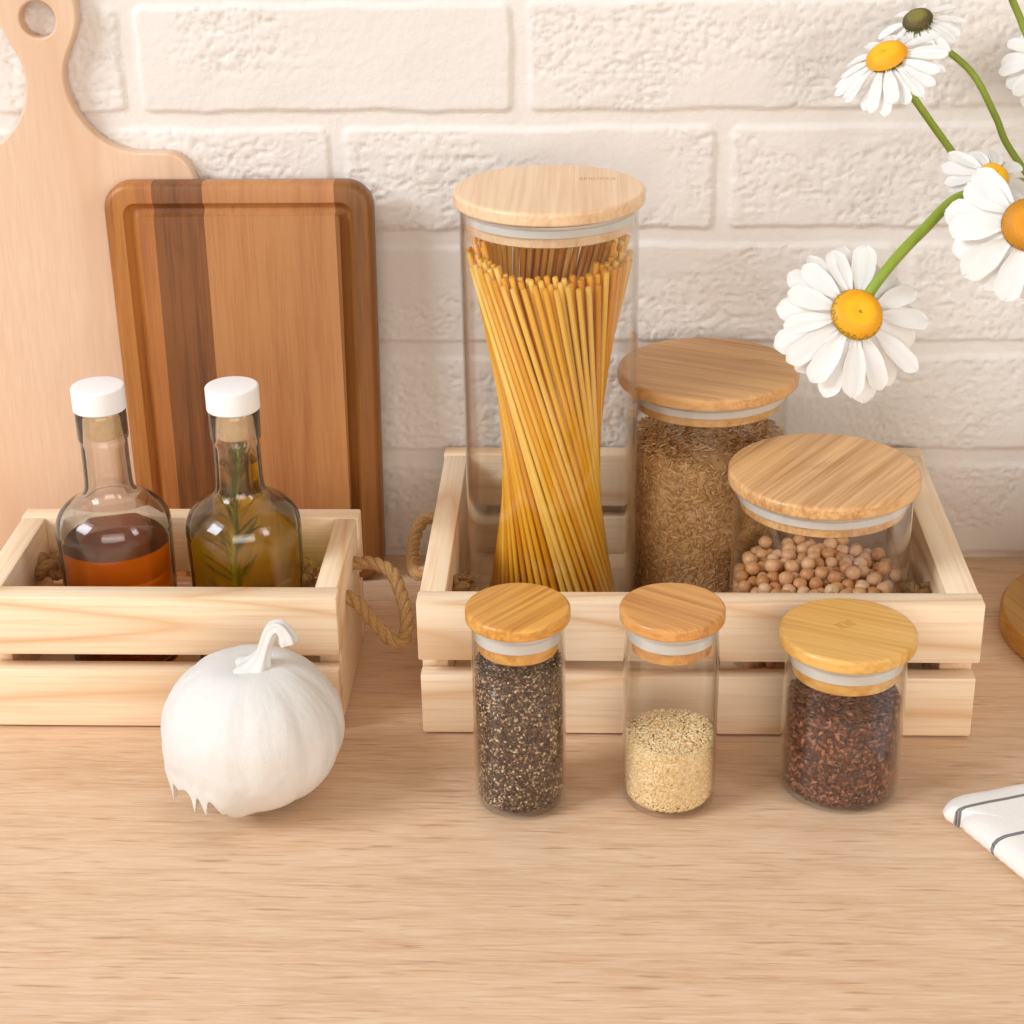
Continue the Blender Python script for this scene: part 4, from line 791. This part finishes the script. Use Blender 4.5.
# ------------------------------------------------------------------ white pumpkin
def pumpkin():
    cx, cy, cz = -.1778, -.2838, .0412
    t = thing('white_pumpkin', 'small white painted pumpkin with a curled stem and dripping hem', 'pumpkin', (cx, cy, 0))
    a0, b0 = .0468, .0408
    nphi, nt = 420, 70
    r_ = random.Random(3)
    drips = []
    for deg, d, w in ((191, .0070, 1.9), (201, .0020, 3), (212, .0135, 2.3), (222, .0030, 4), (236, .0125, 2.2), (245, .0120, 2.4), (256, .0060, 4.0), (264, .010, 5), (276, .006, 7), (289, .009, 8), (303, .007, 6), (318, .010, 6), (334, .011, 5), (350, .006, 8), (160, .018, 5), (135, .020, 6), (110, .020, 7), (80, .012, 6), (50, .014, 7), (22, .012, 7), (6, .008, 6)):
        drips.append((deg, d, w))
    def hem(deg):
        lf = float(sstep(160, 185, deg) * (1 - sstep(250, 268, deg)))
        base = .0100 + .0150 * lf
        s = 0
        for c, d, w in drips:
            q = abs((deg - c + 180) % 360 - 180) / w
            s = max(s, d * math.exp(-abs(q) ** 1.15))
        return max(.0003, base - s + .0006 * mnoise.noise(Vector((deg * .3, 1, 2))))
    V, F = [], []
    def radius(z, deg):
        left0 = float(sstep(165, 190, deg) * (1 - sstep(232, 262, deg)))
        z = z + (max(z, .0215) - z) * left0 * .85
        zz = (z - cz) / b0
        left = sstep(150, 190, deg) * (1 - sstep(235, 285, deg))
        p = 2.0 if zz > 0 else 2.1 + 1.3 * float(left)
        zz = min(1, abs(zz)); r = a0 * (1 - zz ** p) ** (1 / p)
        return r
    rib = lambda deg: 1 - .022 * (abs(math.cos(math.radians(deg * 4.5 + 25 + 8 * math.sin(math.radians(deg * 2))))) ** 6)
    V.append((0, 0, cz + b0 * .88))
    rows = []
    for j in range(1, nt + 1):
        row = []
        for i in range(nphi):
            deg = 360 * i / nphi
            tt = j / nt
            if tt < .55:                                         # from the dimple over the shoulder to the equator
                q = tt / .55; al = (1 - q) * PI / 2
                z = cz + b0 * math.sin(al); r = a0 * math.cos(al)
                z -= b0 * .12 * math.exp(-(r / (a0 * .30)) ** 2)
                f = 1 - (1 - rib(deg)) * min(1, q * 2.2)
            else:
                q = (tt - .55) / .45
                z = cz + (hem(deg) - cz) * q; r = radius(z, deg)
                f = rib(deg) * (1 + .004 * math.sin(q * 9))
            d = Vector((math.cos(math.radians(deg)), math.sin(math.radians(deg)), 0))
            bump = mnoise.noise(Vector((d.x * 3, d.y * 3, z * 60))) * .0006 + mnoise.noise(Vector((d.x * 12, d.y * 12, z * 160))) * .00022
            rr = r * f + bump * min(1, q * 3 if tt < .55 else 1)
            row.append(len(V)); V.append((d.x * rr, d.y * rr, z))
        rows.append(row)
    for rs, dz in ((.965, .0008), (.93, .004), (.80, 0)):
        row = []
        for i in range(nphi):
            x, y, z = V[rows[nt - 1][i]]
            zz = z + dz if rs > .85 else .036
            row.append(len(V)); V.append((x * rs, y * rs, zz))
        rows.append(row)
    for i in range(nphi): F.append((0, rows[0][i], rows[0][(i + 1) % nphi]))
    for A, B in zip(rows, rows[1:]):
        for i in range(nphi):
            i2 = (i + 1) % nphi; F.append((A[i], B[i], B[i2], A[i2]))
    F.append(tuple(rows[-1]))
    m = NT('white_chalk_paint')
    n = m.noise(m.coords((120, 120, 40)), 4, .65); n2 = m.noise(m.coords((900, 900, 900)), 2, .6)
    m.bsdf(m.mix(n, lin('#e2e0dd'), lin('#d8d5d0')), .7, m.math('ADD', n, m.math('MULTIPLY', n2, .4)), .35, .0010)
    mesh_obj('body', (V, F), m.m, t)
    top = cz + b0 * .865
    P = catmull([(.0035, -.002, top - .012), (.0046, -.002, top - .003), (.0062, -.0022, top + .002), (.0090, -.0022, top + .009), (.0115, -.0022, top + .0165), (.0145, -.0022, top + .0225), (.0182, -.0025, top + .0238), (.0212, -.003, top + .0200), (.0224, -.0035, top + .0155)], 8)
    mesh_obj('stem', tube(P, lambda q: .0034 + .0110 * math.exp(-(q / .25) ** 3) + .0012 * math.exp(-((q - .97) / .12) ** 2), 30, ridge=.15, nr=5), m.m, t)
pumpkin()

# ------------------------------------------------------------------ towel
def towel():
    m = NT('striped_cotton')
    tc = m.n('TexCoord'); sx = m.n('SeparateXYZ'); m.l(tc.outputs['Object'], sx.inputs[0])
    wv = m.noise(m.coords((18, 18, 18), rand=False), 2)
    v = m.math('ADD', m.math('MULTIPLY', sx.outputs[1], -1.), m.math('MULTIPLY', m.math('SUBTRACT', wv, .5), .004))
    ph = m.math('FRACT', m.math('DIVIDE', m.math('SUBTRACT', v, .00075), .0285))
    st = m.math('LESS_THAN', m.math('ABSOLUTE', m.math('SUBTRACT', ph, .5)), .040)
    wx = m.n('TexWave', wave_type='BANDS', bands_direction='X'); wx.inputs['Scale'].default_value = 300; m.l(tc.outputs['Object'], wx.inputs[0])
    wy = m.n('TexWave', wave_type='BANDS', bands_direction='Y'); wy.inputs['Scale'].default_value = 300; m.l(tc.outputs['Object'], wy.inputs[0])
    weave = m.math('ADD', wx.outputs['Fac'], wy.outputs['Fac'])
    c = m.mix(m.math('MULTIPLY', st, m.math('MULTIPLY_ADD', weave, .18, .62, clamp=True)), lin('#f4f0ec'), lin('#3e3a40'))
    m.bsdf(c, .9, weave, .35, .0006)
    V, F = [], []
    W, D = .26, .16
    def outline(ins, th):
        P = rr_loop(ins, W - ins, -D + ins, -ins, max(.004, .012 - ins), 6)
        # densify
        Q = []
        for (x, y), (x2, y2) in zip(P, P[1:] + P[:1]):
            L = math.hypot(x2 - x, y2 - y); n = max(1, int(round(math.hypot(x2 - x, y2 - y) / .004))) if L > .03 else 1
            for k in range(n): Q.append((x + (x2 - x) * k / n, y + (y2 - y) * k / n))
        return Q
    base = outline(0, 0); n = len(base)
    c0 = Vector((W/2, -D/2))
    layers = ((.0035, .0006), (.0008, .0025), (0, .0050), (.0008, .0080), (.003, .0104), (.007, .0118), (.014, .0122), (.020, .0123))
    for ins, z in layers:
        for x, y in base:
            nx = (c0.x - x); ny = (c0.y - y)
            xi = x + max(-1, min(1, nx / .02)) * ins; yi = y + max(-1, min(1, ny / .02)) * ins
            notch = .0045 * math.exp(-((y + .0150) / .0022) ** 2) * max(0, 1 - x / .02)       # where the two folds meet
            lobe = -.0025 * math.exp(-((y + .0075) / .0055) ** 2) * max(0, 1 - x / .03)
            k_in = 1 if ins < .013 else 0
            V.append((xi + notch + lobe - yi * .165, yi, max(.0004, z + .0005 * mnoise.noise(Vector((x * 60, y * 60, 0))) * (z / .012) * k_in)))
    for j in range(len(layers) - 1):
        for i in range(n):
            i2 = (i + 1) % n; F.append((j*n+i, j*n+i2, (j+1)*n+i2, (j+1)*n+i))
    F.append(tuple(range(n))); F.append(tuple(range((len(layers)-1)*n, len(layers)*n)))
    o = mesh_obj('kitchen_towel', (V, F), m.m)
    o.location = (.1705, -.2960, .0002); o.rotation_euler = (0, 0, math.radians(18.5))
    tag(o, 'folded white cotton towel with thin dark stripes on the worktop', 'towel')
towel()

# ------------------------------------------------------------------ round board, vase, daisies
rbm = bamboo('bamboo_round_board', '#c7953f', '#a97428', 70)
VX, VY = .3245, -.1070
o = mesh_obj('round_board', lathe([(0, .0004), (.081, .0004), (.083, .0022), (.083, .0118), (.0812, .0140), (0, .0140)], 96), rbm)
o.location = (VX, VY, 0)
tag(o, 'round bamboo board beside the large crate under the vase', 'board')
vp = [Vector((r, z, 0)) for r, z in ((.055, .0005), (.0625, .006), (.0655, .024), (.0620, .060), (.049, .095), (.036, .125), (.030, .150), (.032, .172), (.037, .190))]
vo = [(p.x, p.y) for p in catmull(vp, 6)]
vi = [(r - .003, max(z, .004)) for r, z in reversed(vo)]
o = mesh_obj('vase', lathe([(0, 0.0005)] + vo + vi + [(0, .004)], 72), plain('glazed_white_ceramic', '#efece6', .25))
o.location = (VX, VY, .0142)
tag(o, 'white ceramic vase holding the daisies on the round board', 'vase')

def petal_mat():
    m = NT('daisy_petal')
    n = m.noise(m.coords((500, 40, 40), rand=False), 2, .5)
    d = m.n('BsdfDiffuse'); m.l(m.mix(n, lin('#ffffff'), lin('#faf9f7')), d.inputs[0])
    t = m.n('BsdfTranslucent'); t.inputs[0].default_value = lin('#f6f3ee')
    b = m.n('Bump'); b.inputs['Strength'].default_value = .3; b.inputs['Distance'].default_value = .0006; m.l(n, b.inputs['Height']); m.l(b.outputs[0], d.inputs['Normal'])
    mx = m.n('MixShader'); mx.inputs[0].default_value = .3; m.l(d.outputs[0], mx.inputs[1]); m.l(t.outputs[0], mx.inputs[2]); m.l(mx.outputs[0], m.out.inputs[0])
    return m.m
M_petal = petal_mat()

def disc_mat(name, a, b, rim, rad=.0122):
    m = NT(name)
    tc = m.coords((1, 1, 1), rand=False)
    ln = m.n('VectorMath', operation='LENGTH'); sx = m.n('SeparateXYZ'); m.l(tc, sx.inputs[0])
    cb = m.n('CombineXYZ'); m.l(sx.outputs[0], cb.inputs[0]); m.l(sx.outputs[1], cb.inputs[1]); m.l(cb.outputs[0], ln.inputs[0])
    r = m.math('DIVIDE', ln.outputs['Value'], rad)
    n = m.noise(m.coords((900, 900, 900), rand=False), 2, .6)
    c = m.ramp(m.math('ADD', r, m.math('MULTIPLY', m.math('SUBTRACT', n, .5), .5)), [(0, lin('#9a7c12')), (.09, lin(a)), (.5, lin(a)), (.74, lin(b)), (.95, lin(b)), (1.0, lin(rim))])
    m.bsdf(c, .6, n, .3, .0004)
    return m.m
M_disc = disc_mat('daisy_disc_yellow', '#f7b80c', '#eda406', '#9a7a12')
M_disc_old = disc_mat('daisy_disc_amber', '#e0920a', '#c4820e', '#6f5a18', .0126)
M_disc_bud = disc_mat('daisy_disc_green', '#7c7434', '#57481f', '#3b3a16', .0085)
M_stem = NT('daisy_stem'); _n = M_stem.noise(M_stem.coords((400, 400, 40)), 2); M_stem.bsdf(M_stem.mix(_n, lin('#7f9426'), lin('#93a83a')), .5); M_stem = M_stem.m
M_sepal = plain('daisy_sepal', '#66752a', .6)

def petal_mesh(L, W, seed, curl):
    r_ = random.Random(seed)
    nx, ny = 13, 6
    V, F = [], []
    for side in (0, 1):
        for i in range(nx + 1):
            q = i / nx
            wd = W * (.32 + .68 * sstep(0, .55, q)) * float(1 - max(0, (q - .80) / .2) ** 2.4 * .92)
            for j in range(ny + 1):
                s = j / ny * 2 - 1
                groove = .00028 * math.cos(s * PI * 2.2)
                cup = .0010 * s * s * (1 if curl > 0 else .4)
                notch = -.025 * L * (math.cos(s * PI * 3) * .5 + .5) * sstep(.85, 1, q)
                x = q * L + float(notch); z = curl * L * q * q + cup * math.sin(PI * min(1, q + .15)) + groove
                V.append((x, s * wd, z - side * .00030))
    k = (nx + 1) * (ny + 1)
    for i in range(nx):
        for j in range(ny):
            a = i * (ny + 1) + j
            F.append((a, a + ny + 1, a + ny + 2, a + 1)); F.append((k + a, k + a + 1, k + a + ny + 2, k + a + ny + 1))
    for i in range(nx):
        for j in (0, ny):
            a = i * (ny + 1) + j; F.append((a, a + ny + 1, k + a + ny + 1, k + a))
    for j in range(ny):
        for i in (0, nx):
            a = i * (ny + 1) + j; F.append((a, a + 1, k + a + 1, k + a))
    return V, F

def disc_mesh(R, h):
    V, F = lathe([(0, h * .86), (R * .12, h * .90), (R * .3, h), (R * .55, h * .98), (R * .78, h * .78), (R * .93, h * .45), (R, 0), (R * .9, -h * .25), (0, -h * .3)], 40)
    return V, F

CAM_R = Vector((0.999035, 0.040823, -0.016218)); CAM_D = Vector((0.002425, -0.419904, -0.907565)); CAM_W = Vector((-0.043859, 0.906650, -0.419598))
def daisy(label, head, face, Lp, Wp, n, seed, stem_pts, disc=M_disc, Rd=.0128, tiltdeg=8, up=None, gap=(), lens=None):
    """face = direction the flower looks to, in world axes"""
    foot = Vector(stem_pts[-1])
    t = thing('daisy', label, 'flower', foot)
    hd = Vector(head); z = Vector(face).normalized()
    x = Vector((1, 0, .0)) ; x = (x - z * x.dot(z)).normalized(); y = z.cross(x)
    Rm = Matrix((x, y, z)).transposed().to_4x4()
    base = Matrix.Translation(hd - foot) @ Rm
    d = mesh_obj('disc', disc_mesh(Rd, Rd * .42), disc, t); d.matrix_basis = base @ Matrix.Translation((0, 0, .0008))
    r_ = random.Random(seed)
    metas = [petal_mesh(Lp * k, Wp, seed * 5 + i, c) for i, (k, c) in enumerate(((1, -.10), (.97, -.18), (1.02, .03), (.94, -.05)))]
    objs = []
    for i in range(n):
        a = 2 * PI * (i + r_.uniform(-.22, .22)) / n
        if gap and gap[0] < math.degrees(a) % 360 < gap[1]: continue
        if objs and len(objs) >= 4:
            src = objs[r_.randrange(4)]; p = src.copy(); COL.objects.link(p)
        else:
            p = mesh_obj('petal', metas[len(objs)], M_petal, t)
        objs.append(p)
        k = 1 + r_.uniform(-.07, .07)
        if lens: k *= lens(math.degrees(a) % 360)
        tl = math.radians(tiltdeg + r_.uniform(-6, 6) + (5 if i % 2 else -2))
        p.matrix_basis = base @ Matrix.Rotation(a, 4, 'Z') @ Matrix.Translation((Rd * .72, 0, -.0006 - .0009 * (i % 2))) @ Matrix.Rotation(-(-tl), 4, 'Y') @ Matrix.Rotation(r_.uniform(-.25, .25), 4, 'X') @ Matrix.Diagonal((k, k * r_.uniform(.9, 1.08), k, 1))
    # green cup under the head
    c = mesh_obj('sepal_cup', lathe([(0, -.0075), (.0030, -.0070), (.0075, -.0045), (Rd * .92, -.0012), (Rd * .8, -.0004), (0, -.0006)], 28), M_sepal, t); c.matrix_basis = base
    P = catmull([hd - z * .006] + [Vector(q) for q in stem_pts], 12)
    mesh_obj('stem', tube([p - foot for p in P], .0026 if Lp == .0288 else .0020, 10), M_stem, t)
    return t

def fdir(a, b, c):   # right, down, towards the lens -> world
    return CAM_R * a + CAM_D * b - CAM_W * c

daisy('open daisy hanging lowest over the jar lids, whole flower in view', (.1204, -.2537, .2517), fdir(.16, -.22, .95),   .0288, .0054, 27, 2,
      [(.1330, -.2430, .2680), (.1520, -.2300, .2850), (.1755, -.2130, .2985), (.2080, -.1960, .2830), (.2650, -.1500, .2560), (.3130, -.1150, .2250), (.3180, -.1110, .1800), (.3200, -.1100, .1000)], tiltdeg=10, lens=lambda a: 1.08 if 200 < a < 330 else .95)
daisy('daisy tilted upward near the top of the brick wall with bright yellow centre', (.1491, -.1108, .3442), fdir(-.42, -.62, .64), .0245, .0036, 27, 3,
      [(.1600, -.1090, .3290), (.1930, -.1060, .2870), (.2300, -.1040, .2450), (.2700, -.1040, .2200), (.3060, -.1060, .2020), (.3140, -.1050, .1800), (.3150, -.1050, .1000)], tiltdeg=16, Rd=.0112)
daisy('large daisy with an amber centre cut by the right edge', (.1965, -.2528, .2949), fdir(-.12, -.02, .98), .0290, .0066, 20, 4,
      [(.2080, -.2300, .2930), (.2400, -.1900, .2850), (.2850, -.1500, .2600), (.3200, -.1250, .2250), (.3240, -.1160, .1800), (.3240, -.1150, .1000)], disc=M_disc_old, Rd=.0124, tiltdeg=11, gap=(58, 127))
daisy('daisy peeping out above and behind the large amber one', (.1914, -.1950, .3022), fdir(.20, -.40, .82), .0190, .0040, 20, 5,
      [(.1990, -.1760, .2950), (.2300, -.1560, .2880), (.2750, -.1300, .2650), (.3210, -.1080, .2100), (.3230, -.1060, .1800), (.3230, -.1060, .1000)], Rd=.0078, tiltdeg=18)
daisy('faded daisy with a dark green centre behind the tilted one', (.1745, -.0480, .3520), fdir(-.35, -.55, .70), .0200, .0034, 18, 6,
      [(.1830, -.0480, .3420), (.2050, -.0520, .3250), (.2190, -.0600, .3020), (.2280, -.0680, .2840), (.2600, -.0880, .2450), (.3080, -.1000, .2020), (.3280, -.1000, .1700), (.3300, -.1000, .1000)], disc=M_disc_bud, Rd=.0085, tiltdeg=24)
daisy('pale daisy half hidden by the upper right edge', (.2490, -.0500, .3310), fdir(-.25, -.30, .90), .0215, .0046, 20, 7,
      [(.2450, -.0520, .3200), (.2750, -.0700, .2750), (.3150, -.0950, .2200), (.3320, -.1100, .1800), (.3330, -.1100, .1000)], Rd=.0100, tiltdeg=12)
daisy('daisy standing highest, only its stem seen at the top right corner', (.2060, -.0800, .3960), fdir(-.3, -.70, .55), .0220, .0044, 20, 9,
      [(.2168, -.0800, .3701), (.2220, -.0800, .3600), (.2275, -.0810, .3490), (.2460, -.0860, .3150), (.2700, -.0960, .2700), (.3140, -.1020, .2100), (.3330, -.1180, .1800), (.3340, -.1180, .1000)], Rd=.0100, tiltdeg=14)

# ------------------------------------------------------------------ camera
cam = bpy.data.cameras.new('camera'); co = bpy.data.objects.new('camera', cam); COL.objects.link(co)
cam.sensor_fit = 'HORIZONTAL'; cam.sensor_width = 36.0; cam.lens = 36.0 * 1821.130 / 1024; cam.clip_start = .01
Mx = Matrix((CAM_R, -CAM_D, -CAM_W)).transposed().to_4x4(); Mx.translation = Vector((-0.004129, -1.079548, 0.531016))
co.matrix_world = Mx
scene.camera = co

# ------------------------------------------------------------------ light
def area(name, pos, target, sx, sy, power, col):
    L = bpy.data.lights.new(name, 'AREA'); L.shape = 'RECTANGLE'; L.size = sx; L.size_y = sy; L.energy = power; L.color = col
    o = bpy.data.objects.new(name, L); COL.objects.link(o); o.location = pos
    o.rotation_euler = (Vector(target) - Vector(pos)).to_track_quat('-Z', 'Y').to_euler()
    return o
az, el, dist = math.radians(27), math.radians(34), 3.0
tgt = Vector((0, -.2, .1))
src = tgt + Vector((-math.cos(el) * math.cos(az), -math.cos(el) * math.sin(az), math.sin(el))) * dist
area('window_light', src, tgt, 1.2, 1.2, 78, (.87, .935, 1))
area('far_window_light', (1.9, -1.5, 1.1), (.1, -.2, .1), .5, 1.0, 12, (1, .98, .96))
area('room_light', (.4, -3.3, .85), (0, -.1, .1), 2.6, 1.3, 48, (1, .90, .80))

w = bpy.data.worlds.new('room'); scene.world = w; w.use_nodes = True
bg = w.node_tree.nodes['Background']; bg.inputs[0].default_value = (1.0, .865, .735, 1); bg.inputs[1].default_value = .45

vs = scene.view_settings
scene.display_settings.display_device = 'sRGB'
vs.view_transform = 'Standard'; vs.look = 'None'; vs.exposure = -0.11; vs.gamma = 1.0; vs.use_curve_mapping = False
scene.cycles.max_bounces = 16; scene.cycles.transparent_max_bounces = 32; scene.cycles.transmission_bounces = 16; scene.cycles.glossy_bounces = 6
scene.cycles.caustics_refractive = True; scene.cycles.caustics_reflective = False
scene.cycles.sample_clamp_indirect = 6.0
scene.cycles.use_denoising = True
